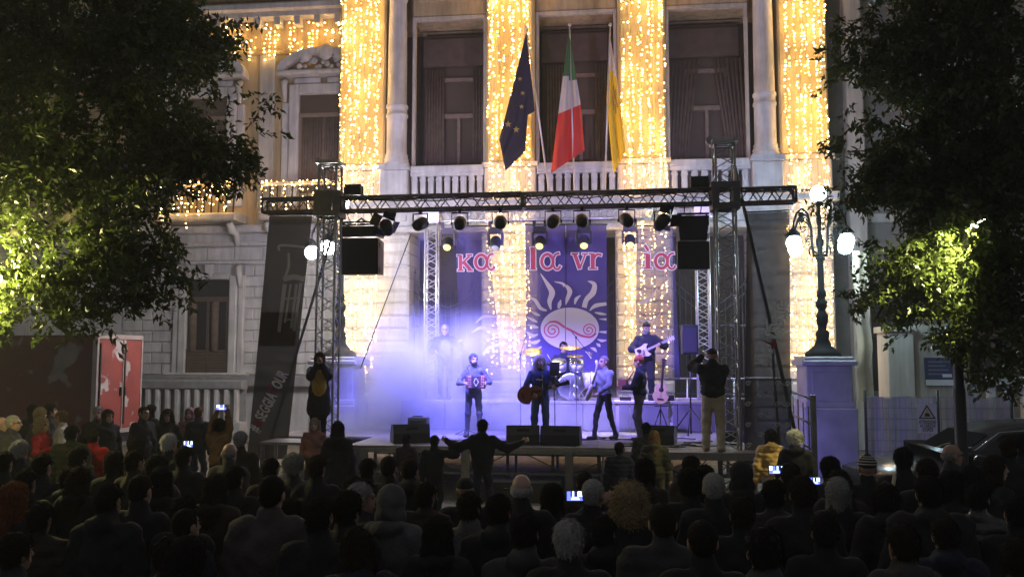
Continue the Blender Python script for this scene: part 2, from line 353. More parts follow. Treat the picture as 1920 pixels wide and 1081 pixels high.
def rows(x0, x1, z0, nrow, h=.355, bw=.7):
    for r_ in range(nrow):
        z = z0+r_*h; x = x0-(bw/2 if r_ % 2 else 0)
        while x < x1-.02:
            a, c_ = max(x, x0), min(x+bw, x1)
            if c_-a > .1: block(a+.012, c_-.012, z+.012, z+h-.012, YW, YW+.06, WHITEST, b=.022)
            x += bw
rows(-15.9, -14.05, 2.13, 10); rows(-11.75, -8.1, 2.13, 10); rows(-15.9, -8.1, 5.83, 1, h=.45, bw=.95)
lw = part('window', B(-13.6, -12.2, YW+.02, YW+.05, 2.15, 5.2), GLASS)
f = MB()
for a in (-13.6, -12.97, -12.3): f.box(a, a+.1, YW-.04, YW+.019, 2.15, 4.55)
f.box(-13.6, -12.2, YW-.045, YW+.018, 4.5, 4.66); f.build('frame', WOOD, lw)
for x in (-13.35, -12.6): MB().tube([(x-.08, YW-.02, 2.9), (x-.08, YW-.02, 4.5)], .13, 6).build('curtain', CURT, lw)
sh = MB()
for i in range(9): sh.cbox((-12.9, YW-.07, 2.22+i*.085), (1.4, .02, .075), Matrix.Rotation(R(-20), 3, 'X'))
for x in (-13.58, -12.22, -12.9): sh.box(x-.03, x+.03, YW-.1, YW-.05, 2.15, 2.98)
sh.build('shutter', WOOD, lw)
for sg, x in ((-1, -13.75), (1, -12.05)):
    part('window_surround', MB().bbox(x-.14, x+.14, YW-.16, YW+.05, 2.13, 5.35, .04), WHITEST)
    part('window_surround', MB().bbox(x+sg*.25-.1, x+sg*.25+.1, YW-.1, YW+.05, 2.13, 5.35, .03), WHITEST)
    part('bracket', MB().tube([(x+sg*.22, YW-.1, 5.66), (x+sg*.22, YW-.26, 5.55), (x+sg*.22, YW-.16, 5.2), (x+sg*.22, YW-.14, 4.95)], [.09, .1, .08, .05], 8), WHITEST)
part('window_head', MB().bbox(-13.6, -12.2, YW-.15, YW+.05, 5.21, 5.4, .04), WHITEST)
part('keystone', MB().bbox(-13.02, -12.78, YW-.2, YW+.05, 5.3, 5.7, .03), WHITEST)
part('window_sill', MB().bbox(-14.3, -11.5, YW-.25, YW+.05, 2.125, 2.2, .02), WHITEST)
# ---------------- right wing, its shadow put into darker wall and reveal colours
part('wall', B(6.42, 22, YW, YW+.5, 0, 18), mat('shadowed plaster', (.22, .2, .17), .85, var=.3, vscale=.8, bump=.2))
part('shaded_reveal', B(6.43, 7.1, YW-.35, YW-.005, 0, 16), mat('shadow grey render', (.09, .085, .08), .9, var=.3))
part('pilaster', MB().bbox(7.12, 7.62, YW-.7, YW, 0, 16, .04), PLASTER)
part('string_course', MB().bbox(7.6, 22, YW-.2, YW, 6.7, 6.98, .04), PLASTER)
for cx in (8.35, 11.2):
    rw = part('window', B(cx-.65, cx+.65, YW-.02, YW-.003, 1.7, 4.9), GLASS)
    f = MB()
    for a in (cx-.65, cx-.05, cx+.55): f.box(a, a+.1, YW-.08, YW-.021, 1.7, 4.9)
    f.box(cx-.65, cx+.65, YW-.085, YW-.022, 3.3, 3.42); f.build('frame', WOOD, rw)
# plaster pier and low balustrade under the right tree
t = thing('plaster_gate_pier', 'pale plastered pier beyond the mesh covered fence, left of the poster', 'pillar', (XY(1690, 22), 22, 0))
x0, x1 = XY(1665, 22, 680), XY(1716, 22, 680)
MB().bbox(x0, x1, 22, 22.8, 0, 3.3, .03).build('shaft', PLASTER, t); MB().bbox(x0-.06, x1+.06, 21.94, 22.86, 3.3, 3.45, .03).build('cap', PLASTER, t)
t = thing('garden_wall', 'pale plastered wall carrying the dark blue poster behind the fence', 'wall', (XY(1765, 22.2), 22.2, 0))
MB().box(x1+.07, XY(1812, 22.2, 680), 22.2, 22.6, 0, 3.5).build('panel', PLASTER, t)
t = thing('stone_balustrade', 'weathered stone balustrade at the far right under the tree', 'balustrade', (XY(1880, 22.2), 22.2, 0))
x0 = XY(1815, 22.2, 730); MB().bbox(x0, x0+4.4, 22.2, 22.5, 2.0, 2.2, .03).build('rail', WHITEST, t); MB().box(x0, x0+4.4, 22.2, 22.5, 0, 1.2).build('plinth', WHITEST, t)
for i in range(11): MB().bbox(x0+.1+i*.4, x0+.28+i*.4, 22.26, 22.44, 1.2, 2.0, .02).build('baluster', WHITEST, t)
t = thing('stone_balustrade', 'weathered grey stone balustrade with flat balusters below the left wing window', 'balustrade', (-13.5, 24.9, 0))
MB().bbox(-18, -11.0, 24.9, 25.25, 1.72, 2.0, .04).build('rail', mat('grey stone', (.25, .25, .25)), t); MB().bbox(-18, -11.0, 24.85, 25.3, 0, .75, .03).build('plinth', WHITEST, t)
MB().box(-18, -11, 25.12, 25.2, .75, 1.72).build('backing_wall', mat('grey stone', (.25, .25, .25)), t)
for i in range(22): MB().bbox(-17.9+i*.315, -17.78+i*.315, 24.93, 25.1, .75, 1.72, .015).build('baluster', WHITEST, t)
# ================================================================ FAIRY LIGHTS
BULB = mat('warm fairy bulb', (1, .8, .5), .5, emit=(1, .52, .11), es=24)
BULBW = mat('white fairy bulb', (1, .9, .8), .5, emit=(1, .74, .36), es=30)
WIRE = mat('dark light string wire', (.03, .03, .02), .6)
OCT_V = np.array([(1, 0, 0), (-1, 0, 0), (0, 1, 0), (0, -1, 0), (0, 0, 1), (0, 0, -1)], float); OCT_F = np.array([(0, 2, 4), (2, 1, 4), (1, 3, 4), (3, 0, 4), (2, 0, 5), (1, 2, 5), (3, 1, 5), (0, 3, 5)])
def bulbs_mesh(P, r):
    n = len(P); rr = r*RNG.uniform(.4, 1.45, n)*(1-.35*(RNG.random(n) < .3))
    V = (P[:, None, :]+OCT_V[None]*rr[:, None, None]).reshape(-1, 3); F = (OCT_F[None]+6*np.arange(n)[:, None, None]).reshape(-1, 3)
    return mesh_np('bulbs', V, F, [BULB, BULBW], np.repeat((RNG.random(n) < .25).astype(int), 8))
def curtain(label, x0, x1, z0, z1, y, ns, sp=.085, r=.021, lens=None, keep=.8):
    t = thing('light_curtain', label, 'string lights', ((x0+x1)/2, y, z0), group='fairy light curtains on the palace')
    for i in range(ns):
        x = x0+(x1-x0)*(i+.5)/ns+random.uniform(-.05, .05); zb = z0+random.uniform(0, .15) if lens is None else z1-random.uniform(*lens)
        zs = np.arange(z1, zb, -sp); ph = random.random()*6
        P = np.stack([x+.035*np.sin(zs*1.7+ph)+RNG.normal(0, .014, len(zs)), y-.03+.0*zs-RNG.random(len(zs))*.05, zs+RNG.normal(0, .02, len(zs))], 1)
        s_ = MB().tube([tuple(q+np.array([0, .012, 0])) for q in P[::6]] if len(P) > 12 else [tuple(P[0]), tuple(P[-1])], .004, 3).build('light_string', WIRE, t)
        P = P[RNG.random(len(P)) < keep*(.75+.25*np.sin(P[:, 2]*1.3+ph*2))]
        if len(P) == 0: continue
        o = np.array(WM[t].translation); me = bulbs_mesh(P-o, r)
        b = bpy.data.objects.new('bulbs', me); reg(b, WM[t].copy(), s_); b['kind'] = 'stuff'
curtain('golden curtain of fairy lights hanging down the left outermost pillar', -8.1, -6.8, 2.2, 15, YP-.16, 9)
curtain('golden curtain of fairy lights down the pillar between left and middle windows', -3.55, -2.15, 2.2, 15, YP-.22, 9)
curtain('golden curtain of fairy lights down the pillar between middle and right windows', .4, 1.74, 2.2, 15, YP-.22, 9)
curtain('golden curtain of fairy lights down the right outermost pillar beside the street lamp', 5.1, 6.33, 2.2, 15, YP-.16, 9)
curtain('fringe of fairy lights under the cornice of the left wing', -15.5, -8.25, 12.3, 13.6, YW-.2, 44, .13, .024, lens=(.5, 1.25))
curtain('fairy lights over the small balcony next to the left truss tower', -10.85, -8.4, 7, 8.22, YW-.94, 18, .13, .022, lens=(.4, 1.1))
curtain('fairy lights over the balcony beside the left tree', -14.25, -11.8, 6.6, 8.22, YW-.94, 20, .13, .024, lens=(.7, 1.5))
# ================================================================ STAGE
YF = 16.6; ZS = .95
st = thing('stage', 'low modular concert stage of dark panels on aluminium legs in front of the palace', 'stage', (-1.2, YF, 0))
def panels(x0, x1, y0, y1, nx, ny, z=ZS):
    for i in range(nx):
        for j in range(ny):
            a, c_ = x0+(x1-x0)*i/nx, x0+(x1-x0)*(i+1)/nx; d, e = y0+(y1-y0)*j/ny, y0+(y1-y0)*(j+1)/ny
            MB().box(a+.004, c_-.004, d+.004, e-.004, z-.05, z+random.uniform(-.003, .003)).build('deck_panel', DECK, st)
panels(-5.12, 2.72, YF, 20.2, 8, 2); panels(-7.4, -5.13, 18.4, 20.2, 2, 1)
MB().box(-7.4, 2.72, 20.2, 22.4, ZS-.05, ZS).build('deck_panel', DECK, st)
panels(-5.0, 2.7, 20.3, 22.3, 4, 1, 1.65); panels(.3, 2.72, 15.95, YF-.03, 2, 1); panels(-6.5, -5.2, 15.5, 16.3, 1, 1, 1.1)
for x, y, z in ((.36, 15.99, .89), (1.5, 15.99, .89), (2.62, 15.99, .89), (-6.45, 15.55, 1.04), (-5.26, 15.55, 1.04), (-6.45, 16.22, 1.04), (-5.26, 16.22, 1.04)): MB().box(x-.03, x+.03, y-.03, y+.03, 0, z).build('leg', mat('worn steel frame', (.24, .23, .21), .5, metal=.5, var=.3, vscale=8), st)
MB().box(.3, 2.72, 15.93, 15.949, ZS-.13, ZS-.02).build('front_rail', mat('worn steel frame', (.24, .23, .21)), st)
for a, c_ in ((.42, 1.45), (1.55, 2.57)): MB().bar((a, 15.99, .3), (c_, 15.99, .8), .014, 5).build('brace', mat('worn steel frame', (.24, .23, .21)), st)
for i in range(7): MB().bbox(-5.0+i*1.1+.008, -3.9+i*1.1-.008, 20.32+random.uniform(0, .015), 20.37, ZS+.01, 1.6, .008).build('riser_board', mat('grey riser board', (.12, .115, .12), .7, var=.35, vscale=2.5, bump=.2), st)
STM = mat('worn steel frame', (.24, .23, .21), .5, metal=.5, var=.3, vscale=8)
fr = MB(); fr.box(-5.12, 2.72, YF-.02, YF+.03, ZS-.13, ZS-.055); fr.build('front_rail', STM, st)
fr = MB(); fr.box(-5.12, 2.72, YF+.0, YF+.04, .42, .46); fr.build('front_rail', STM, st)
xs = [XY(q, YF, 880) for q in (680, 872, 1067, 1292, 1398)]
for x in xs: MB().bbox(x-.08, x+.08, YF-.03, YF+.1, 0, ZS-.06, .012).build('leg', STM, st)
for a, c_ in zip(xs, xs[1:]):
    m_ = (a+c_)/2
    MB().bar((a+.08, YF+.06, .45), (m_-.1, YF+.06, ZS-.1), .014, 5).build('brace', STM, st); MB().bar((c_-.08, YF+.06, .45), (m_+.1, YF+.06, ZS-.1), .014, 5).build('brace', STM, st)
    MB().box(m_-.5, m_-.47, YF+.01, YF+.04, .46, ZS-.055).build('post', STM, st)
for y in (18.4, 20.1):
    for z in (.74, .58): MB().box(-5.1, 2.7, y, y+.04, z, z+.045).build('light_strip_rail', mat('light strip rail', (.6, .58, .55), .6), st)  # pale colour stands in for strips of rear light under the deck
    for i in range(9): MB().box(-5.1+i*.97, -5.04+i*.97, y, y+.06, 0, ZS-.06).build('leg', STM, st)
# ================================================================ TRUSSES
def truss(b_ch, b_la, a, b, w, n, rc=.024, rl=.011):
    a = V3(a); b = V3(b); t = (b-a).normalized(); u = Vector((0, 1, 0)); v = t.cross(u).normalized(); h = w/2
    cs = [(u*sy+v*sz)*h for sy, sz in ((-1, -1), (-1, 1), (1, 1), (1, -1))]
    for c in cs: b_ch.bar(a+c, b+c, rc, 8)
    for k in range(4):
        c0, c1 = cs[k], cs[(k+1) % 4]
        for i in range(n):
            p, q = a+(b-a)*(i/n), a+(b-a)*((i+1)/n); m_ = (p+q)/2
            b_la.bar(p+c0, m_+c1, rl, 4); b_la.bar(m_+c1, q+c0, rl, 4)
        for e in (a, b): b_la.bar(e+c0, e+c1, rc, 5)
def truss_part(par, name, a, b, w, n, m, **k):
    x = MB(); y = MB(); truss(x, y, a, b, w, n, **k); o = x.build(name, m, par); y.build('lattice', m, o); return o
tf = thing('front_truss', 'dark aluminium front truss frame with two towers and a long lighting beam', 'truss', (-1.7, YF, 0))
TXL, TXR = -5.58, 2.26; ZB = 5.75
truss_part(tf, 'tower', (TXL, YF, .1), (TXL, YF, 6.55), .36, 16, TRUSS); truss_part(tf, 'tower', (TXR, YF, .1), (TXR, YF, 6.75), .36, 16, TRUSS)
for a, c_, n in ((-6.95, TXL-.26, 3), (TXL+.26, -1.66, 9), (-1.62, TXR-.26, 9), (TXR+.26, 3.57, 3)):
    truss_part(tf, 'beam', (a, YF, ZB), (c_, YF, ZB+.01), .27, n, BLACKT, rc=.028, rl=.012)
for x in (TXL, TXR):
    s_ = MB()
    for sy in (-1, 1):
        for (u0, u1, z0, z1) in ((-.26, .26, .14, .26), (-.26, .26, -.26, -.14), (-.26, -.13, -.14, .14), (.13, .26, -.14, .14)): s_.box(x+u0, x+u1, YF+sy*.235-.012, YF+sy*.235+.012, ZB+z0, ZB+z1)
    for sx in (-1, 1): s_.box(x+sx*.25-.012, x+sx*.25+.012, YF-.22, YF+.22, ZB-.26, ZB+.26)
    s_.box(x-.12, x+.12, YF-.25, YF-.235, ZB-.14, ZB+.14) if x < 0 else None
    s_.build('sleeve_block', BLACKT, tf)
    hd = MB(); zt = 6.6 if x < 0 else 6.8
    hd.box(x-.24, x+.24, YF-.24, YF+.24, zt-.02, zt+.04); hd.lathe([(.06, -.03), (.08, -.03), (.08, .03), (.06, .03)], (x-.26, YF, zt+.06), 10, Matrix.Rotation(R(90), 4, 'X')); hd.build('tower_head', TRUSS, tf)
    MB().cbox((x, YF, .05), (.9, .9, .1)).build('base_plate', BLACKT, tf)
MB().bar((TXR+.2, YF+.25, 6.6), (3.75, YF+.25, .05), .035, 8).build('brace_pole', BLACKT, tf)
MB().bar((TXR+.9, YF+.45, 3.0), (3.3, YF+.45, .05), .025, 8).build('brace_pole', BLACKT, tf)
MB().bar((TXL+.1, YF+.25, 5.6), (-7.1, YF+.25, .05), .03, 8).build('brace_pole', BLACKT, tf)
for k in range(7):   # cables slung along the beam
    x0 = -5+k*1.0; MB().tube([(x0+i*.28, YF-.14, ZB+.12-.16*math.sin(math.pi*i/5)*random.uniform(.4, 1)) for i in range(6)], .01, 4).build('cable', CABLE, tf)
YB = 21.5
tb = thing('rear_truss', 'silver rear truss frame behind the musicians carrying the moving heads', 'truss', (-1, YB, ZS))
SILV = mat('bright aluminium truss', (.55, .55, .56), .35, metal=.6, var=.15, vscale=8)
bx0, bx1 = XY(810, YB), XY(1317, YB)
for x in (bx0, bx1): truss_part(tb, 'tower', (x, YB, ZS), (x, YB, 6.2), .3, 16, SILV)
truss_part(tb, 'beam', (bx0-.2, YB, 6.3), (bx1+.3, YB, 6.3), .27, 20, SILV)
for x in (bx0, bx1): MB().cbox((x, YB, 6.3), (.4, .4, .36)).build('sleeve_block', SILV, tb)
MB().box(bx0-.2, bx1+.3, YB-.16, YB+.16, 6.46, 6.49).build('top_plate', SILV, tb)
# stay wire
a_ = atY(770, 440, 17.5); b_ = atY(676, 690, 17.5)
tag(MB().bar(a_, b_, .012, 5).build('stay_wire', CABLE), 'thin dark stay wire slanting down across the left pillar', 'wire')
# ================================================================ FIXTURES
def yoke(b, r, top):
    b.box(-r-.03, -r-.015, -.02, .02, -.02, top); b.box(r+.015, r+.03, -.02, .02, -.02, top); b.box(-r-.03, r+.03, -.02, .02, top, top+.02)
def par_can(M, label):
    t = thing('par_can', label, 'stage light', M=M, group='par cans on the front beam')
    b = MB(); b.T = M @ Matrix.Rotation(R(-70), 4, 'X'); b.lathe([(.02, -.2), (.09, -.19), (.12, -.12), (.125, .1), (.13, .14), (.12, .14), (.1, .1)], n=18); b.build('housing', BLKPL, t)
    b = MB(); b.T = M; yoke(b, .135, .2); b.box(-.03, .03, -.03, .03, .22, .3); b.build('yoke', BLKMET, t)
    b = MB(); b.T = M
    for sx in (-1, 1): b.bar((sx*.15, 0, 0), (sx*.18, 0, 0), .03, 8)
    b.build('knob', BLKMET, t)
ordn = ['leftmost', 'second from left', 'third from left', 'third from right', 'second from right', 'rightmost']
PARX = []
for i, px in enumerate((788, 862, 938, 1037, 1091, 1175)):
    q = atY(px, 412, YF+.02); PARX.append(q[0]); par_can(TR(q[0], YF+.02, ZB-.42, R((-12, 8, 5, -6, 4, 10)[i])), 'round black par can under the front beam, %s of the six' % ordn[i])
LENS = mat('lit moving head lens', (.08, .08, .04), .3, emit=(1, .90, .30), es=.75)
LENSO = mat('dim moving head lens', (.3, .3, .3), .1, emit=(.6, .6, .7), es=.25)
def moving_head(M, label, lit, tilt):
    t = thing('moving_head', label, 'stage light', M=M, group='moving heads under the rear beam')
    b = MB(); b.T = M; b.box(-.17, .17, -.12, .12, .0, .1); b.box(-.13, .13, -.1, .1, .1, .14)
    for sx in (-1, 1): b.box(sx*.14-.04, sx*.14+.04, -.03, .03, .14, .3)
    b.build('base', BLKPL, t)
    b = MB(); b.T = M
    for sx in (-1, 1): b.bbox(sx*.175-.03, sx*.175+.03, -.07, .07, -.32, 0, .01)
    b.box(-.2, .2, -.06, .06, -.03, 0); b.build('yoke', BLKPL, t)
    Mh = M @ Matrix.Translation((0, 0, -.26)) @ Matrix.Rotation(R(tilt), 4, 'X')
    b = MB(); b.T = Mh; b.lathe([(.05, .17), (.11, .16), (.14, .08), (.14, -.06), (.115, -.14), (.115, -.17), (.1, -.17)], n=18); h = b.build('head', BLKPL, t)
    b = MB(); b.T = Mh; b.lathe([(.1, -.165), (.09, -.185), (.05, -.2), (.005, -.205)], n=16); b.build('lens', LENS if lit else LENSO, h)
    return Mh
MHX = []
for i, (px, lit, tl) in enumerate(((840, 1, -50), (929, 0, -35), (1012, 1, -48), (1095, 1, -46), (1181, 1, -46))):
    q = atY(px, 436, YB-.1); Mh = moving_head(TR(q[0], YB-.1, 5.84), 'black moving head spotlight under the rear beam, %s' % ['leftmost with a yellow lens', 'second from left with an unlit lens', 'the middle one with a yellow green lens', 'second from right with a pale lens', 'rightmost beside the right banner'][i], lit, tl); MHX.append(Mh)
def barn(px, py, label, rz):
    q = atY(px, py, YF+.02); M = TR(q[0], YF+.05, q[2], rz); t = thing('barn_door_light', label, 'stage light', M=M, group='barn door spotlights on the front beam')
    Mh = M @ Matrix.Rotation(R(-60), 4, 'X'); b = MB(); b.T = Mh; b.lathe([(.04, -.26), (.1, -.25), (.12, -.1), (.13, .1), (.13, .12), (.1, .12)], n=16); h = b.build('housing', BLKPL, t)
    b = MB(); b.T = M; yoke(b, .14, .2); b.build('yoke', BLKMET, t)
    for k, an in enumerate((20, 110, 200, 290)):
        b = MB(); b.T = Mh @ Matrix.Rotation(R(an), 4, 'Z') @ Matrix.Translation((0, .13, .13)) @ Matrix.Rotation(R(38), 4, 'X'); b.box(-.13, .13, 0, .2, -.004, .004); b.build('barn_door', BLKMET, t)
barn(724, 425, 'black barn door spotlight left of the six par cans, flaps open', R(25)); barn(1242, 415, 'black barn door spotlight beside the right speaker array, flaps open', R(-25))
for px, lb in ((663, 'flat black floodlight box on top of the left end of the front beam'), (1311, 'flat black floodlight box on top of the front beam near the right tower')):
    x = XY(px, YF, 365); b = MB().bbox(x-.17, x+.17, YF-.12, YF+.1, ZB+.19, ZB+.4, .02); t = thing('floodlight', lb, 'floodlight', (x, YF, ZB+.16)); b.build('housing', BLKPL, t)
    MB().box(x-.2, x-.18, YF-.02, YF+.02, ZB+.165, ZB+.36).box(x+.18, x+.2, YF-.02, YF+.02, ZB+.165, ZB+.36).build('bracket', BLKMET, t); MB().box(x-.14, x+.14, YF+.1, YF+.11, ZB+.21, ZB+.38).build('lens', GLASS, t)
def array(px0, px1, ys, y, label):
    x0, x1 = XY(px0, y, 450), XY(px1, y, 450); zt = ZY(ys[0], y, px0)
    t = thing('line_array', label, 'speaker', ((x0+x1)/2, y, zt))
    b = MB(); b.box(x0, x1, y-.05, y-.01, zt-.06, zt-.02); b.box(x0, x1, y+.3, y+.34, zt-.06, zt-.02)
    for x in (x0+.05, x1-.05): b.box(x-.02, x+.02, y-.05, y+.34, zt-.1, zt-.06)
    for x in (x0+.15, x1-.15): b.bar((x, y+.1, zt-.03), (x, y-.2, zt+.25), .012, 5)
    b.build('rigging_frame', BLKMET, t)
    for k in range(1, len(ys)-1):
        za, zb = ZY(ys[k], y, px0), ZY(ys[k+1], y, px0)-.0
        c = MB(); ins = .05 if k == 1 else .0
        vs = [(x0+ins, y-.08+.03*k, zb+.015), (x1-ins, y-.08+.03*k, zb+.015), (x1-.02, y+.5, zb+.04), (x0+.02, y+.5, zb+.04), (x0, y-.1+.03*k, za-.015), (x1, y-.1+.03*k, za-.015), (x1-.02, y+.5, za-.04), (x0+.02, y+.5, za-.04)]
        c.add(vs, [(0, 3, 2, 1), (4, 5, 6, 7), (0, 1, 5, 4), (1, 2, 6, 5), (2, 3, 7, 6), (3, 0, 4, 7)]); cb = c.build('cabinet', BLKPL, t)
        g = MB(); g.box(x0+.04, x1-.04, y-.11+.03*k, y-.1+.03*k, zb+.05, za-.05); g.build('grille', mat('speaker grille', (.03, .03, .032), .6, bump=.6, bscale=160), cb)
        h = MB()
        for zz in (zb+.12, za-.14): h.box(x1, x1+.012, y+.08, y+.26, zz-.05, zz+.05)
        h.build('handle', BLKMET, cb)
array(640, 710, (414, 424, 446, 516), YF+.5, 'black hanging speaker array in front of the left lit pillar')
array(1270, 1330, (398, 404, 452, 506), YF+.5, 'black hanging speaker array beside the right truss tower')
# monitors
def wedge(px, py, wd, y, rz, label):
    x = XY(px, y, py); M = TR(x, y, ZS+.004, rz); t = thing('stage_monitor', label, 'speaker', M=M, group='wedge monitors along the stage edge')
    b = MB(); b.T = M; h = wd/2
    prof = [(-.22, .0), (.25, 0), (.3, .12), (.12, .36), (-.16, .38), (-.24, .2)]
    b.add([(-h, q[0], q[1]) for q in prof]+[(h, q[0], q[1]) for q in prof], [tuple(range(6)), tuple(range(11, 5, -1))]+[(i, i+6, (i+1) % 6+6, (i+1) % 6) for i in range(6)])
    b.build('cabinet', mat('navy black monitor', (.02, .02, .024), .42, var=.2, bump=.1, bscale=90), t)
    b = MB(); b.T = M; b.add([(-h+.05, .31, .14), (h-.05, .31, .14), (h-.05, .15, .35), (-h+.05, .15, .35)], [(0, 1, 2, 3)]); b.build('grille', mat('speaker grille', (.03, .03, .032)), t)
    b = MB(); b.T = M; b.box(-.12, .12, -.212, -.2, .24, .32); b.build('handle', BLKMET, t)
wedge(769, 803, .74, 17.25, R(22), 'black wedge monitor with a bag behind it at the left of the stage edge')
wedge(980, 805, .66, 17.2, R(8), 'black wedge monitor left of the singing guitarist')
wedge(1052, 805, .78, 17.15, R(-4), 'black wedge monitor right of the singing guitarist')
wedge(1238, 808, .6, 17.5, R(-12), 'black wedge monitor below the red beanie accordionist')
q = (XY(784, 17.75, 795), 17.75); t = thing('equipment_bag', 'dark padded bag lying behind the left wedge monitor', 'bag', (q[0], 17.75, ZS)); b = MB().bbox(q[0]-.2, q[0]+.2, 17.6, 17.95, ZS+.01, ZS+.47, .05); b.build('shell', BLKPL, t); MB().tube([(q[0]-.1, 17.7, ZS+.43), (q[0]-.1, 17.7, ZS+.5), (q[0]+.1, 17.7, ZS+.5), (q[0]+.1, 17.7, ZS+.43)], .014, 5).build('handle', BLKMET, t)
# ================================================================ BANNERS
BAN = mat('navy violet mesh banner', (.085, .055, .20), .8, alpha=.84, var=.1, bump=.1, bscale=120)
BANL = mat('navy violet thin banner', (.09, .065, .19), .8, alpha=.66, var=.1)
PRW = mat('cream print', (.66, .55, .42), .8, alpha=.95); PRR = mat('red brown print', (.52, .07, .09), .8); PRWH = mat('white print outline', (.8, .76, .74), .8)
YBN = 21.95
def crop(x, y): return (840+x*460/1913., 440+y*260/1081.)
def wp(px, py, Y): q = atY(px, py, Y); return (float(q[0]), Y, float(q[2]))
def cloth(name, tl, tr, br, bl, Y, m, label, nx=8, ny=24, wav=.03, cat='banner'):
    c = [np.array(wp(*q, Y)) for q in (tl, tr, br, bl)]; V = []; F = []
    for j in range(ny+1):
        for i in range(nx+1):
            s, t_ = i/nx, j/ny; p = (c[0]*(1-s)+c[1]*s)*(1-t_)+(c[3]*(1-s)+c[2]*s)*t_; p[1] += wav*math.sin(s*5+t_*3); V.append(p)
    for j in range(ny):
        for i in range(nx): a = j*(nx+1)+i; F.append((a, a+1, a+nx+2, a+nx+1))
    t = thing(name, label, cat, ((c[0]+c[1])/2)); b = MB(); b.v = V; b.f = F; b.m = [0]*len(F); b.sm = [True]*len(F); b.build('fabric', m, t)
    if name == 'swirl_banner': return t
    e = MB(); e.bar(c[0]+np.array([-.03, 0, .02]), c[1]+np.array([.03, 0, .02]), .018, 6); e.build('top_pole', BLKMET, t); return t
b1 = cloth('banner', (851, 425), (914, 425), (942, 712), (868, 712), YBN, BANL, 'violet mesh banner at the left carrying the white and red letters ka', wav=.02)
b2 = cloth('banner', (985, 422), (1060, 422), (1060.5, 714), (987, 714), YBN, BAN, 'violet banner with the left half of the sun face and letters la', wav=.012)
b3 = cloth('banner', (1061.5, 422), (1137, 422), (1139, 714), (1062, 714), YBN, BAN, 'violet banner with the right half of the sun face and letters vr', wav=.012)
b4 = cloth('banner', (1194, 425), (1262, 425), (1275, 712), (1192, 712), YBN, BANL, 'violet mesh banner at the right carrying the letters ia over a lit pillar', wav=.02)
_lay = [0]
def ribbon(b, pts, ws, Y, sub=6):
    P = [np.array(q, float) for q in pts]; n = len(P); out = []; W_ = []
    for i in range(n-1):   # Catmull-Rom
        p0, p1, p2, p3 = P[max(i-1, 0)], P[i], P[i+1], P[min(i+2, n-1)]
        for k in range(sub if i < n-2 else sub+1):
            t = k/sub; out.append(.5*((2*p1)+(-p0+p2)*t+(2*p0-5*p1+4*p2-p3)*t*t+(-p0+3*p1-3*p2+p3)*t**3)); W_.append(ws[i]*(1-t)+ws[i+1]*t)
    L = []; m_ = len(out); _lay[0] += 1; yy = Y-.0004*_lay[0]
    for i in range(m_):
        t = out[min(i+1, m_-1)]-out[max(i-1, 0)]; t = t/max(np.linalg.norm(t), 1e-6); nn = np.array([-t[1], t[0]]); L.append((out[i]+nn*W_[i]/2, out[i]-nn*W_[i]/2))
    vs = [wp(q[0], q[1], yy) for l in L for q in l]; b.add(vs, [(2*i, 2*i+1, 2*i+3, 2*i+2) for i in range(m_-1)])
def rib_c(b, pts, ws, Y): ribbon(b, [crop(*q) for q in pts], [q*460/1913. for q in ws], Y)
YPR = YBN-.035
FL = {2: [([(720, 300), (780, 390), (812, 450), (792, 520), (803, 582)], (2, 34, 48, 36, 8)), ([(880, 505), (870, 540), (862, 572)], (4, 32, 16)), ([(830, 365), (890, 378), (912, 400)], (4, 18, 26)),
          ([(615, 485), (680, 510), (720, 570), (770, 590)], (8, 26, 28, 12)), ([(640, 590), (680, 615), (718, 628)], (2, 24, 8)), ([(615, 640), (660, 662), (697, 680)], (4, 26, 10)), ([(620, 700), (670, 715), (705, 722)], (4, 28, 10)), ([(612, 765), (660, 785), (702, 775)], (30, 28, 6)), ([(620, 840), (680, 838), (718, 818)], (4, 30, 10)), ([(640, 905), (690, 892), (730, 870)], (2, 22, 8))],
      3: [([(922, 395), (950, 440), (930, 500), (918, 545)], (20, 40, 28, 4)), ([(1090, 360), (1140, 385), (1130, 450), (1080, 505), (1062, 566)], (4, 34, 46, 38, 38)), ([(1035, 470), (1000, 500), (988, 540)], (3, 28, 10)), ([(1105, 590), (1150, 552), (1236, 537)], (6, 32, 24)), ([(1145, 605), (1190, 614), (1234, 620)], (8, 22, 10)),
          ([(1180, 655), (1236, 658)], (4, 18)), ([(1180, 755), (1236, 758)], (8, 24)), ([(1165, 812), (1200, 825), (1236, 820)], (4, 24, 6)), ([(1155, 845), (1175, 858), (1188, 872)], (4, 26, 4)), ([(1110, 880), (1140, 890), (1160, 912)], (4, 26, 4)), ([(1070, 908), (1105, 930), (1115, 965)], (4, 26, 4))],
      1: [([(295, 500), (330, 482), (390, 482)], (3, 20, 12)), ([(215, 690), (275, 640), (395, 640)], (2, 26, 14)), ([(185, 760), (270, 725), (405, 765)], (2, 34, 44)), ([(275, 935), (320, 880), (410, 855)], (24, 24, 10))],
      4: [([(1475, 532), (1550, 512), (1630, 420)], (16, 42, 3)), ([(1475, 655), (1560, 675), (1630, 640), (1665, 590)], (12, 26, 16, 2))]}
for k, par_ in ((1, b1), (2, b2), (3, b3), (4, b4)):
    for pts, ws in FL[k]: pr = MB(); rib_c(pr, pts, ws, YPR); pr.build('flame_print', PRW, par_)
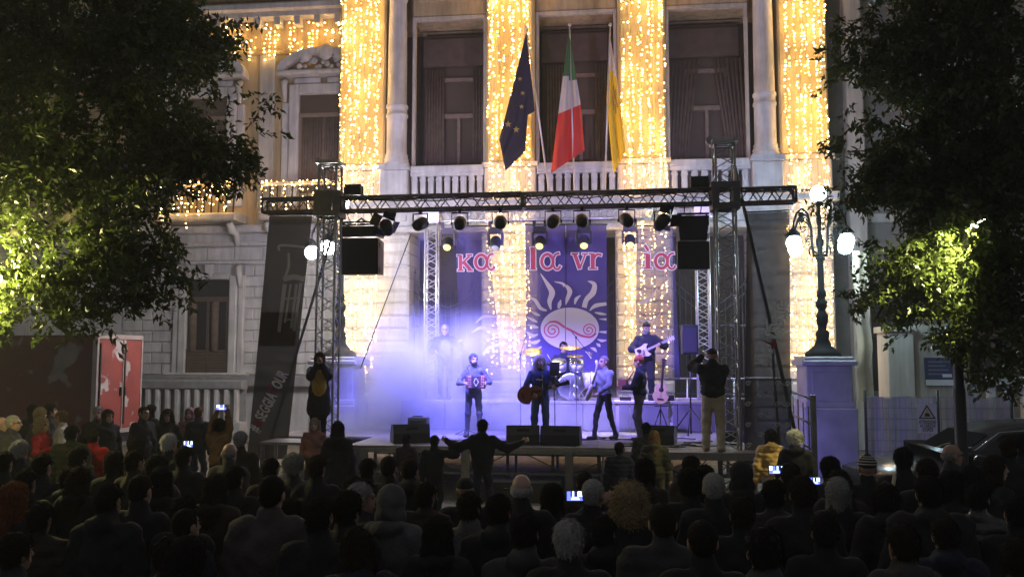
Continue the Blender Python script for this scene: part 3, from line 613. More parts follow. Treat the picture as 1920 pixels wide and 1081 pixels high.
for par_, lo, hi, c0 in ((b2, 90, 270, 914), (b3, -90, 90, 919)):   # sun face in two halves
    _lay[0] += 1; pts = [crop(min(max(950+228*math.cos(R(a)), 0), 2000), 730-163*math.sin(R(a))) for a in np.linspace(lo-(9 if lo < 0 else 0), hi+(9 if lo < 0 else 0), 24)]
    X0 = crop(c0, 0)[0]; pts = [((min(q[0], X0) if par_ is b2 else max(q[0], X0)), q[1]) for q in pts]
    b = MB(); b.add([wp(q[0], q[1], YPR-.0004*_lay[0]) for q in pts], [tuple(range(len(pts)))]); b.build('sun_face_print', PRW, par_)
sp1 = [(815+(-62+62*t*.0)*0+(8+62*t)*math.cos(-t*2*math.pi*2.1+2.6), 745+(8+58*t)*math.sin(-t*2*math.pi*2.1+2.6)*-1) for t in np.linspace(0, 1, 26)]
b = MB(); rib_c(b, sp1+[(800, 678), (850, 680), (912, 722)], [10]*len(sp1)+[14, 18, 18], YPR); b.build('spiral_print', PRR, b2)
sp2 = [(1098+(6+52*t)*math.cos(t*2*math.pi*2.1+.6), 742+(6+50*t)*math.sin(t*2*math.pi*2.1+.6)) for t in np.linspace(0, 1, 26)]
b = MB(); rib_c(b, sp2[:-1]+[(1150, 770), (1110, 795), (1040, 785), (980, 755), (919, 725)], [9]*25+[14, 17, 18, 18, 18], YPR); b.build('spiral_print', PRR, b3)
el = lambda cx, cy, rx, ry, a0, a1, n=14: [(cx+rx*math.cos(R(a)), cy+ry*math.sin(R(a))) for a in np.linspace(a0, a1, n)]
GL = {'k': [([(.24, 0), (.24, .95)], .2), ([(.02, .93), (.25, .93)], .09), ([(.05, .045), (.44, .045)], .09), ([(.3, .42), (.8, .9)], .12), ([(.62, .95), (.98, .95)], .09), ([(.42, .55), (.86, .06)], .2), ([(.68, .045), (1.02, .045)], .09)],
      'a': [(el(.36, .48, .27, .4, 50, 410), .17), ([(.93, .93), (.74, .86), (.62, .45), (.72, .1), (.88, .06), (.98, .24)], .12)],
      'l': [([(.5, .02), (.5, 1.42)], .3), ([(.08, .045), (.92, .045)], .09), ([(.1, 1.36), (.5, 1.4)], .1)],
      'v': [([(.2, .93), (.5, .06)], .22), ([(.5, .06), (.82, .93)], .1), ([(0, .95), (.42, .95)], .09), ([(.62, .95), (1, .95)], .09)],
      'r': [([(.3, .02), (.3, .95)], .24), ([(.02, .045), (.62, .045)], .09), ([(.02, .93), (.3, .93)], .09), ([(.36, .62), (.6, .88), (.92, .84)], .14)],
      'i': [([(.55, .02), (.55, .93)], .28), ([(.1, .045), (1, .045)], .09), ([(.12, .92), (.55, .92)], .09), ([(.2, 1.5), (.62, 1.12)], .16)]}
for par_, ch, x0, x1, y0, y1 in ((b1, 'k', 68, 192, 152, 282), (b1, 'a', 200, 366, 140, 278), (b2, 'l', 636, 692, 150, 272), (b2, 'a', 716, 880, 135, 275), (b3, 'v', 962, 1094, 142, 272), (b3, 'r', 1096, 1206, 138, 268), (b4, 'i', 1518, 1592, 140, 265), (b4, 'a', 1602, 1776, 135, 272)):
    for extra, m_, nm in ((.1, PRWH, 'letter_outline'), (0, PRR, 'letter')):
        b = MB(); hgt = y1-y0
        for pts, wd in GL[ch]:
            P = [(x0+(x1-x0)*q[0], y1-hgt*q[1]) for q in pts]
            if extra:   # push the ends out so the outline runs round them
                for e, o_ in ((0, 1), (-1, -2)):
                    d = np.array(P[e])-np.array(P[o_]); d = d/np.linalg.norm(d)*extra*.5*hgt; P[e] = (P[e][0]+d[0], P[e][1]+d[1])
            rib_c(b, P, [(wd+extra)*hgt]*len(P), YPR)
        b.build(nm, m_, par_)
# tall side banners hanging from the ends of the front beam
BANB = mat('charcoal printed banner', (.06, .055, .05), .7, alpha=.95, var=.25, vscale=.9, trans=.06)
YL = YF+.12
bl_ = cloth('side_banner', (505, 404), (586, 404), (536, 860), (463, 860), YL, BANB, 'tall charcoal banner leaning at the left with a printed chair and ASEGGIATOUR lettering', wav=.02)
def flat(pts, Y, m, par_, name):
    b = MB(); _lay[0] += 1; b.add([wp(q[0], q[1], Y-.0004*_lay[0]) for q in pts], [tuple(range(len(pts)))]); return b.build(name, m, par_)
PRG = mat('grey chair print', (.6, .57, .53), .8, trans=.5); YLP = YL-.045
_lay[0] = 0
flat([(491, 585), (558, 585), (552, 648), (484, 648)], YLP, mat('brown floor print', (.075, .05, .04), .8, var=.4, vscale=3), bl_, 'floor_print')
b = MB()
for pts, ws in (([(524, 470), (526, 460), (572, 463)], (4, 4, 4)), ([(541, 474), (541, 500), (533, 522)], (4, 5, 4)), ([(531, 524), (550, 519), (570, 523)], (9, 10, 9)), ([(534, 532), (528, 580), (523, 622)], (8, 7, 6)), ([(545, 532), (538, 580), (534, 605)], (4, 4, 4)), ([(556, 532), (546, 615)], (5, 5)), ([(564, 530), (551, 620)], (6, 5)), ([(533, 560), (557, 558)], (3, 3)), ([(532, 600), (552, 598)], (3, 3))): ribbon(b, pts, ws, YLP)
b.build('chair_print', PRG, bl_)
WPR = mat('white lettering', (.85, .83, .8), .8, trans=.5); RPR = mat('red lettering', (.4, .03, .04), .8, trans=.4)
def run_text(txt, red, p0, p1, Y, par_, hpx, mirror=False):
    a, c_ = np.array(wp(*p0, Y)), np.array(wp(*p1, Y)); d = c_-a; L = np.linalg.norm(d); ang = math.atan2(d[2], d[0]); hm = hpx/1600*17.
    size = hm/.72; me_all = [text_mesh(ch, size, .035*size, .62) for ch in txt]
    adv = []
    for me, ch in zip(me_all, txt):
        xs_ = [v.co.x for v in me.vertices]; adv.append((min(xs_), max(xs_)))
    tot = sum(q[1]-q[0] for q in adv)+.012*(len(txt)-1); k = L/tot; x = 0
    for me, (lo, hi), ch, rd in zip(me_all, adv, txt, red):
        for v in me.vertices:
            u_ = (v.co.x-lo)*k+x; vv = v.co.y*(-1 if mirror else 1); v.co = (u_*math.cos(ang)-vv*math.sin(ang), v.co.z, u_*math.sin(ang)+vv*math.cos(ang))
        x += (hi-lo+.012)*k; me.materials.append(RPR if rd else WPR); piece('letter', me, TR(*a), par_)
run_text('#ASEGGIATOUR', [0, 1, 0, 0, 0, 0, 0, 0, 1, 0, 0, 0], (484, 812), (541, 700), YLP-.006, bl_, 22)
BANR = mat('thin grey mesh banner', (.05, .05, .056), .7, alpha=.88, var=.2)
YR = YF-.05
br_ = cloth('side_banner', (1400, 400), (1480, 396), (1482, 708), (1398, 706), YR, BANR, 'see through grey mesh banner at the right with SEGGIATOUR lettering', wav=.015)
BANR2 = mat('dark swirl banner', (.04, .037, .034), .7, alpha=.93, var=.4, vscale=2.5)
bs_ = cloth('swirl_banner', (1396, 708), (1484, 708), (1484, 905), (1396, 905), YR-.02, BANR2, 'dark banner printed with pale swirls hanging at the right end of the stage', wav=.02)
run_text('#SEGGIATOUR', [0, 0, 0, 0, 0, 0, 0, 1, 0, 0, 0], (1461, 562), (1416, 682), YR-.05, br_, 22)
SWP = mat('pale swirl print', (.7, .66, .62), .8, trans=.4)
for i, (sx, sy, full) in enumerate([(1405, 718, 0), (1427, 738, 1), (1405, 757, 0), (1428, 777, 1), (1405, 796, 0), (1428, 814, 1), (1406, 834, 0), (1460, 757, 1), (1460, 718, 1), (1460, 796, 1), (1405, 872, 0), (1428, 852, 1)]):
    b = MB(); _lay[0] = 40+i
    c1 = [(sx-2+(1+5*t)*math.cos(-t*9+3), sy-(1+4*t)*math.sin(-t*9+3)) for t in np.linspace(0, 1, 16)]
    ribbon(b, c1, [1.3]*16, YR-.05, 2)
    if full:
        c2 = [(sx+16+(1+5*t)*math.cos(-t*9), sy+(1+4*t)*math.sin(t*9)) for t in np.linspace(0, 1, 16)]; ribbon(b, c2, [1.3]*16, YR-.05, 2); ribbon(b, [(sx+1, sy-4), (sx+7, sy+1), (sx+13, sy+4)], [1.5, 2, 1.5], YR-.05, 4)
    b.build('swirl_print', SWP, bs_)
# ================================================================ FLAGS
POLE = mat('pale flagpole', (.5, .48, .45), .4, metal=.3)
def path(P, s):
    P = np.array(P, float); d = np.r_[0, np.cumsum(np.linalg.norm(np.diff(P, axis=0), axis=1))]; s = s*d[-1]; return np.array([np.interp(s, d, P[:, 0]), np.interp(s, d, P[:, 1])])
def flag(label, p0, p1, top, bot, cols, mats, yb, ex=None):
    Yt, Yb_ = yb; a, c_ = wp(*p0, Yt), wp(*p1, Yb_)
    t = thing('flag', label, 'flag', c_, group='flags over the balcony'); MB().bar(c_, a, .028, 8, .02).build('pole', POLE, t); MB().sphere(a, .05, 8, 6).build('finial', POLE, t)
    nx, ny = 26, 20; V = []; F = []; mi = []
    for j in range(ny+1):
        for i in range(nx+1):
            s, u_ = i/nx, j/ny; q = path(top, s)*(1-u_)+path(bot, s)*u_; yy = Yt+(Yb_-Yt)*min(1, max(0, (q[1]-p0[1])/(p1[1]-p0[1])))-.03+.1*math.sin(u_*11+s*2)*(s**.5)+.035*math.sin(u_*23-s*5)*s
            V.append(wp(q[0], q[1], yy))
    for j in range(ny):
        for i in range(nx): k = j*(nx+1)+i; F.append((k, k+1, k+nx+2, k+nx+1)); mi.append(cols((i+.5)/nx, (j+.5)/ny))
    b = MB(); b.v = V; b.f = F; b.m = mi; b.sm = [True]*len(F); cl = b.build('cloth', mats, t)
    if ex: ex(t, V, nx)
NAVY = mat('navy flag cloth', (.014, .012, .03), .85, trans=.25); YEL = mat('yellow flag cloth', (.62, .46, .03), .8, trans=.35); GRN = mat('green flag cloth', (.05, .15, .045), .8, trans=.3); WHT = mat('white flag cloth', (.5, .48, .46), .8, trans=.3); RED = mat('red flag cloth', (.5, .035, .025), .8, trans=.3); STAR = mat('gold star', (.33, .24, .05), .7)
def stars(t, V, nx):
    for px, py, sz in ((953, 233, 7), (968, 243, 7), (980, 175, 5), (978, 200, 5), (975, 148, 5)):
        dd = [((proj_px(q)[0]-px)**2+(proj_px(q)[1]-py)**2) for q in V]; y = V[int(np.argmin(dd))][1]-.09
        pts = [(px+(sz if k % 2 == 0 else sz*.4)*math.sin(k*math.pi/5), py-(sz if k % 2 == 0 else sz*.4)*math.cos(k*math.pi/5)) for k in range(10)]
        b = MB(); b.add([wp(q[0], q[1], y) for q in pts], [tuple(range(10))]); b.build('star', STAR, t)
def proj_px(P): v = np.array(P)-_C; d = v@_g; return 960+FPX*(v@_r)/d, 540.5-FPX*(v@_u)/d
flag('navy flag with gold stars drooping from the left pole', (987, 52), (1030, 362), [(987, 60), (962, 160), (936, 262)], [(1003, 208), (990, 216), (984, 285), (948, 320)], lambda s, u_: 0, [NAVY], (23.7, 24.55), stars)
flag('green white and red flag drooping from the middle pole', (1068, 47), (1077, 362), [(1066, 62), (1052, 170), (1033, 325)], [(1070, 80), (1088, 190), (1096, 282)], lambda s, u_: 0 if s < .3+.06*u_ else (1 if s < .58 else 2), [GRN, WHT, RED], (23.7, 24.55))
flag('yellow and white flag with a small crest drooping from the right pole', (1144, 47), (1134, 362), [(1142, 60), (1137, 190), (1150, 327)], [(1146, 80), (1162, 180), (1173, 285)], lambda s, u_: 1 if s < .22+.1*u_ or (u_ > .93 and s < .5) else (2 if (s-.5)**2*3+(u_-.62)**2 < .035 and math.sin(s*40)*math.cos(u_*37) > -.2 else 0), [YEL, WHT, mat('crest print', (.35, .2, .05), .8)], (23.7, 24.55))
# ================================================================ STREET LAMPS
GLOBC = mat('cool lit globe', (.8, .95, 1), .3, emit=(.60, .88, 1.0), es=46); GLOBW = mat('warm lit globe', (1, .95, .8), .3, emit=(1, .97, .99), es=66)
def street_lamp(x, y, rot, gm, label, tall):
    t = thing('street_lamp', label, 'street lamp', (x, y, 0), group='ornate street lamps flanking the stage')
    pm = mat('marble pedestal', (.40, .39, .40), .7, var=.3, vscale=2, bump=.2)
    b = MB().bbox(x-.58, x+.58, y-.58, y+.58, 0, 1.55, .03); b.build('plinth_block', pm, t)
    b = MB().bbox(x-.5, x+.5, y-.5, y+.5, 1.55, 2.5, .02); b.bbox(x-.38, x+.38, y-.51, y-.49, 1.7, 2.35, .01); b.bbox(x-.54, x+.54, y-.54, y+.54, 1.551, 1.68, .02); b.build('pedestal', pm, t)
    MB().bbox(x-.6, x+.6, y-.6, y+.6, 2.5, 2.62, .03).bbox(x-.54, x+.54, y-.54, y+.54, 2.62, 2.7, .03).build('pedestal_cap', pm, t)
    P = [(.42, 2.7), (.4, 2.78), (.3, 2.86), (.24, 2.95), (.22, 3.0), (.17, 3.1), (.19, 3.16), (.19, 3.25), (.13, 3.32), (.12, 3.4), (.15, 3.46), (.17, 3.58), (.17, 3.66), (.12, 3.72), (.1, 3.78), (.16, 3.86), (.17, 3.95), (.11, 4.02), (.1, 4.06), (.13, 4.1), (.13, 4.2), (.09, 4.26), (.085, 4.9), (.1, 4.93), (.16, 4.97), (.08, 5.06), (.07, 5.2), (.12, 5.32), (.11, 5.42), (.06, 5.5), (.05, 5.75), (.08, 5.83), (.08, 5.95), (.045, 6.0), (.045, 6.15), (.1, 6.28), (.09, 6.34), (.04, 6.35)]
    MB().lathe([(r_*(.8 if z > 2.9 else 1), z) for r_, z in P], (x, y, 0), 20).build('post', GREENM, t)
    for k in range(4):
        an = rot+k*math.pi/2; d = np.array([math.cos(an), math.sin(an), 0]); o = np.array([x, y, 0]); f3 = lambda r_, z: tuple(o+d*r_+np.array([0, 0, z]))
        a = MB(); a.tube([f3(.06, 5.05), f3(.2, 5.05), f3(.24, 5.3), f3(.26, 5.7), f3(.36, 6.02), f3(.52, 6.12), f3(.68, 6.0), f3(.78, 5.78), f3(.8, 5.62)], [.025, .03, .03, .028, .028, .03, .028, .025, .03], 7)
        a.tube([f3(.3, 5.75), f3(.42, 5.9), f3(.56, 5.92), f3(.62, 5.8), f3(.56, 5.68), f3(.46, 5.7), f3(.44, 5.8), f3(.5, 5.82)], .016, 6)
        a.tube([f3(.25, 5.45), f3(.36, 5.5), f3(.44, 5.42), f3(.4, 5.32), f3(.32, 5.36)], .014, 6); a.sphere(f3(.55, 5.98), .07, 8, 6)
        a.tube([f3(.1, 5.1), f3(.3, 5.25), f3(.35, 5.15), f3(.3, 5.08)], .013, 6)
        ar = a.build('arm', GREENM, t)
        c = MB(); c.lathe([(.02, 5.66), (.06, 5.62), (.17, 5.5), (.18, 5.46), (.1, 5.45)], f3(.8, 0), 12); c.build('gallery', GREENM, ar); g = MB().sphere(f3(.8, 5.3), .17, 16, 12); g.build('globe', gm, ar)
    MB().sphere((x, y, 6.52), .18, 16, 12).build('globe', gm, t)
street_lamp(4.95, 20.5, math.atan2(20.5, 4.95)-R(45), GLOBC, 'ornate iron street lamp with cool white globes on a blue lit pedestal, right of stage', 0)
street_lamp(XY(637, 20.5, 650), 20.5, math.atan2(20.5, XY(637, 20.5, 650))-R(90)+R(157), GLOBW, 'ornate iron street lamp with warm globes half hidden behind the left truss tower', 0)
# ================================================================ PEOPLE: smooth implicit bodies
def surfnet(Fd, org, h):
    s = Fd < 0; nx, ny, nz = Fd.shape
    acc = np.zeros((nx-1, ny-1, nz-1, 3), np.float32); cnt = np.zeros((nx-1, ny-1, nz-1), np.float32)
    sl = lambda o, n: slice(o, n-1+o)
    for ax in range(3):
        for u in (0, 1):
            for v in (0, 1):
                o0 = [0, 0, 0]; o1 = [0, 0, 0]; a, b = [q for q in range(3) if q != ax]; o0[a] = o1[a] = u; o0[b] = o1[b] = v; o1[ax] = 1
                A = Fd[sl(o0[0], nx), sl(o0[1], ny), sl(o0[2], nz)]; Bq = Fd[sl(o1[0], nx), sl(o1[1], ny), sl(o1[2], nz)]
                c = (A < 0) != (Bq < 0); t = np.where(c, A/(A-Bq+1e-12), 0)
                cnt += c
                for q in range(3): acc[..., q] += np.where(c, (t if q == ax else o0[q]), 0)
    m = cnt > 0; idx = -np.ones(m.shape, np.int64); idx[m] = np.arange(m.sum()); ijk = np.argwhere(m)
    V = (ijk+acc[m]/cnt[m][:, None])*h+org
    F = []
    for ax in range(3):
        a, b = [(1, 2), (2, 0), (0, 1)][ax]
        s0 = s.take(range(s.shape[ax]-1), ax); s1 = s.take(range(1, s.shape[ax]), ax); e = np.argwhere(s0 != s1)
        e = e[(e[:, a] > 0) & (e[:, b] > 0) & (e[:, a] < s.shape[a]-1) & (e[:, b] < s.shape[b]-1)]
        if len(e) == 0: continue
        ua = np.zeros(3, int); ua[a] = 1; ub = np.zeros(3, int); ub[b] = 1; ins = s[tuple(e.T)]
        q = np.stack([idx[tuple((e-ua-ub).T)], idx[tuple((e-ub).T)], idx[tuple(e.T)], idx[tuple((e-ua).T)]], 1); q[~ins] = q[~ins][:, ::-1]; F.append(q)
    F = np.concatenate(F); return V, F[(F >= 0).all(1)]
def d_cap(P, a, b, ra, rb, fl=1.):
    a = np.asarray(a, float); b = np.asarray(b, float)
    if fl != 1.: S = np.array([1, 1/fl, 1]); P = P*S; a = a*S; b = b*S
    ba = b-a; h = np.clip(((P-a)@ba)/max(ba@ba, 1e-9), 0, 1); return np.linalg.norm(P-a-h[..., None]*ba, axis=-1)-(ra+(rb-ra)*h)
def d_ell(P, c, r):
    p = P-np.asarray(c, float); r = np.asarray(r, float); k0 = np.linalg.norm(p/r, axis=-1); k1 = np.linalg.norm(p/(r*r), axis=-1); return k0*(k0-1)/np.maximum(k1, 1e-6)
def prim(P, q): return d_cap(P, *q[1:]) if q[0] == 'c' else d_ell(P, *q[1:])
def smin(a, b, k): h = np.clip(.5+.5*(b-a)/k, 0, 1); return b+(a-b)*h-k*h*(1-h)
def mesh_sdf(prims, h, k=.03, disp=None, subs=(), cut=None):   # prims: (material, prim) ; returns V,F,material per face
    lo = np.full(3, 9.); hi = -lo
    for _, q in prims:
        if q[0] == 'c':
            for p, r in ((q[1], q[3]), (q[2], q[4])): lo = np.minimum(lo, np.asarray(p)-r); hi = np.maximum(hi, np.asarray(p)+r)
        else: lo = np.minimum(lo, np.asarray(q[1])-q[2]); hi = np.maximum(hi, np.asarray(q[1])+q[2])
    lo -= .05; hi += .05; n = np.ceil((hi-lo)/h).astype(int)+1
    G = np.stack(np.meshgrid(*[lo[i]+h*np.arange(n[i]) for i in range(3)], indexing='ij'), -1)
    D = None
    for _, q in prims: d = prim(G, q); D = d if D is None else smin(D, d, k)
    for q in subs: D = np.maximum(D, -prim(G, q)) if len(q) < 6 else D
    if disp is not None: D = D+disp(G)
    if cut is not None: D = np.maximum(D, cut(G))
    V, F = surfnet(D.astype(np.float32), lo, h)
    fc = V[F].mean(1); best = np.full(len(fc), 9.); mi = np.zeros(len(fc), int)
    for m, q in prims: d = prim(fc, q); t = d < best; best[t] = d[t]; mi[t] = m
    return V, F, mi
def join(*parts):
    V = []; F = []; M_ = []; o = 0
    for v, f, m in parts: V.append(v); F.append(f+o); M_.append(m); o += len(v)
    return np.concatenate(V), np.concatenate(F), np.concatenate(M_)
def xf(part_, Rm, t, s=1., mirror=False):
    v, f, m = part_; v = v*np.array([-1 if mirror else 1, 1, 1]); f = f[:, ::-1] if mirror else f
    return (v*s)@np.asarray(Rm).T+np.asarray(t), f, m
# slots: 0 top, 1 trousers, 2 skin, 3 shoes, 4 hair/brow, 5 eye, 6 lip, 7 shirt
HEADC = 1.63
def make_head(fem=False):
    w_ = .94 if fem else 1.
    P = [(2, ('e', (0, .012, .03), (.076*w_, .096, .09))), (2, ('e', (0, -.025, -.045), (.06*w_, .072, .085))), (2, ('e', (0, -.055, -.095), (.036*w_, .03, .024))), (2, ('c', (0, -.092, .012), (0, -.114, -.026), .009, .015)),
         (2, ('c', (-.042, -.084, .03), (.042, -.084, .03), .011, .011)), (2, ('e', (0, -.09, -.064), (.024, .012, .012))), (2, ('c', (0, .012, -.04), (0, .022, -.19), .056*w_, .06))]
    V, F, mi = mesh_sdf(P, .0065, .018, subs=[('e', (-.032, -.104, .008), (.019, .016, .011)), ('e', (.032, -.104, .008), (.019, .016, .011))])
    ear = mesh_sdf([(2, ('e', (.078*w_, .012, -.005), (.013, .026, .036))), (2, ('e', (.07*w_, .005, -.02), (.014, .02, .025)))], .007, .01)
    fc = V[F].mean(1); x, y, z = np.abs(fc[:, 0]), fc[:, 1], fc[:, 2]
    mi[(np.hypot(x-.032, (z-.006)*1.5) < .0135) & (y < -.06)] = 5
    mi[(np.abs(z-.033-.1*(.03-np.abs(x-.035))) < .0065) & (x > .014) & (x < .056) & (y < -.06)] = 4
    mi[(np.hypot(x/1.9, z+.066) < .009) & (y < -.08)] = 6
    return join((V, F, mi), ear, xf(ear, np.eye(3), (0, 0, 0), 1, True))
HEADS = [make_head(False), make_head(True)]
def make_hand():   # wrist at origin, fingers down −z, palm faces −y, thumb on +x
    P = [(2, ('e', (0, 0, -.045), (.04, .017, .05))), (2, ('c', (0, 0, .03), (0, 0, -.02), .026, .028))]
    for i, (x, L) in enumerate(((.029, .07), (.01, .08), (-.01, .075), (-.028, .058))):
        a = (x, -.002, -.085); b = (x*1.1, -.018, -.085-L*.42); c = (x*1.1, -.05, -.085-L*.66); d = (x*1.05, -.068, -.085-L*.5)
        for p, q, r0, r1 in ((a, b, .0105, .0095), (b, c, .0095, .009), (c, d, .009, .0075)): P.append((2, ('c', p, q, r0, r1)))
    P += [(2, ('c', (.026, -.004, -.03), (.052, -.022, -.062), .014, .0115)), (2, ('c', (.052, -.022, -.062), (.046, -.045, -.09), .0115, .009))]
    return mesh_sdf(P, .0062, .006)
HAND = make_hand()
def ik(S, T, l1, l2, pole):
    S = np.array(S, float); T = np.array(T, float); d = T-S; L = min(np.linalg.norm(d), l1+l2-.004); n = d/np.linalg.norm(d); T = S+n*L
    x = (l1*l1-l2*l2+L*L)/(2*L); hg = math.sqrt(max(l1*l1-x*x, 0)); q = np.array(pole, float); q = q-n*(q@n); q /= max(np.linalg.norm(q), 1e-6); return S+n*x+q*hg, T
def frame_hand(d, side, palm=None):
    z = -np.asarray(d, float)/np.linalg.norm(d); y = np.array([0, 1., 0]) if palm is None else -np.asarray(palm, float); y = y-z*(y@z)
    if np.linalg.norm(y) < .05: y = np.array([0, 0, 1.])-z*z[2]
    y /= np.linalg.norm(y); return np.stack([np.cross(y, z), y, z], 1)
def make_body(rh=(-.27, -.02, .84), lh=(.27, -.02, .84), re=(-.6, .8, -.2), le=(.6, .8, -.2), rf=(-.1, 0), lf=(.1, 0), seat=0., bulk=0., coat=0., puff=0., hood=0., fem=False, turn=(0, 0), head=0, h=.022, loose=.0, shirt=False, palms=(None, None), seed=1, skirt=0, turtle=False, noarms=False):
    """a clothed standing or seated figure looking along −y, 1.75 m tall"""
    dz = -seat; sw = .165 if fem else .185; P = []
    b = bulk
    P += [(0, ('e', (0, .005, 1.24+dz), (.175+b-(.02 if fem else 0), .118+b*.8, .24))), (0, ('e', (0, 0, 1.02+dz), (.155+b+(.01 if fem else 0), .115+b, .15))), (0, ('c', (-sw+.04, .01, 1.375+dz), (sw-.04, .01, 1.375+dz), .064+b*.5, .064+b*.5)), (0, ('c', (0, .02, 1.455+dz), (-.13, .012, 1.395+dz), .06, .05+b*.4)), (0, ('c', (0, .02, 1.455+dz), (.13, .012, 1.395+dz), .06, .05+b*.4)), (0, ('c', (0, .012, 1.40+dz), (0, .008, 1.475+dz), .085+b*.4, .062+b*.3))]
    if bulk >= .03: P.append((0, ('c', (0, .02, 1.45+dz), (0, .014, 1.518+dz), .078, .076)))
    if fem: P.append((0, ('e', (0, -.07, 1.26+dz), (.13, .07, .075))))
    if coat: P.append((0, ('c', (0, 0, 1.0+dz), (0, 0, 1.0-coat+dz), .165+b, .205+b, .74)))
    if hood: P.append((0, ('e', (0, .1, 1.47+dz), (.12, .075, .075))))
    pel = .95+dz
    P.append((1, ('e', (0, .01, pel), (.155, .115, .12))))
    for sx, ft in ((-1, rf), (1, lf)):
        hip = np.array([sx*.088, 0, pel-.03]); ank = np.array([ft[0], ft[1]+.02, ft[2] if len(ft) > 2 else .085]); kn, ank = ik(hip, ank, .43, .425, (sx*.15, -1, 0))
        P += [(1, ('c', hip, kn, .088+loose, .062+loose)), (1, ('c', kn, ank, .062+loose, .046+loose))]
        ta = ft[3] if len(ft) > 3 else sx*.25
        P += [(3, ('c', ank+np.array([0, .03, -.045]), ank+np.array([math.sin(ta)*.17, -math.cos(ta)*.17, -.05]), .042, .036)), (3, ('c', ank, ank+np.array([0, 0, -.04]), .045, .045))]
    if shirt: P.append((7, ('e', (0, -.105-b*.55, 1.13+dz), (.135, .075, .27))))
    if turtle: P.append((0, ('c', (0, .008, 1.46+dz), (0, .002, 1.52+dz), .064, .062)))
    hands = []
    for sx, tg, pole, pm in ((-1, rh, re, palms[0]), (1, lh, le, palms[1])):
        S = np.array([sx*sw, .01, 1.385+dz]); E, T = ik(S, tg, .29, .255, pole)
        P += [(0, ('c', S, E, .064+b*.7, .05+b*.7)), (0, ('c', E, T, .05+b*.7, .036+b*.45))]; d = T-E; hands.append((d, T, sx, pm))
    rs = np.random.default_rng(seed); ph = rs.uniform(0, 6, 8)
    def disp(G):
        x, y, z = G[..., 0], G[..., 1], G[..., 2]
        w_ = .006*np.sin(z*34+x*18+ph[0]+2*np.sin(x*9+ph[1]))*np.sin(y*15+x*7+ph[2])+.005*np.sin(x*40+z*14+ph[3])*np.sin(z*9+ph[4])
        if h > .02: w_ = w_+.009*np.sin(x*21+3*np.sin(z*5+ph[5])+ph[6])*np.sin(z*6+ph[7])+.006*np.sin((z-.6*np.abs(x))*48+ph[2])*np.sin(x*12+ph[1])
        if puff: w_ = w_+puff*np.where(z > .86, np.abs(np.sin(z*math.pi/.085))-.6, 0)*-1
        return w_
    V, F, mi = mesh_sdf(P, h, .035, disp)
    out = [(V, F, mi)]
    for d, T, sx, pm in hands: out.append(xf(HAND, frame_hand(d, sx, pm), T+d/np.linalg.norm(d)*.02, 1.0 if not fem else .92, sx < 0))
    a, e = turn; Rh = np.array(Matrix.Rotation(a, 3, 'Z') @ Matrix.Rotation(e, 3, 'X'))
    hd = xf(HEADS[1 if fem else 0], Rh, (0, 0, 0)); hv, hf, hm = hd
    hv = hv.copy(); nk = hv[:, 2] < -.1
    hv[nk] = HEADS[1 if fem else 0][0][nk]   # neck stays in the collar
    out.append((hv+np.array([0, -.012, HEADC+dz]), hf, hm)); return join(*out), np.array([0, -.012, HEADC+dz]), Rh
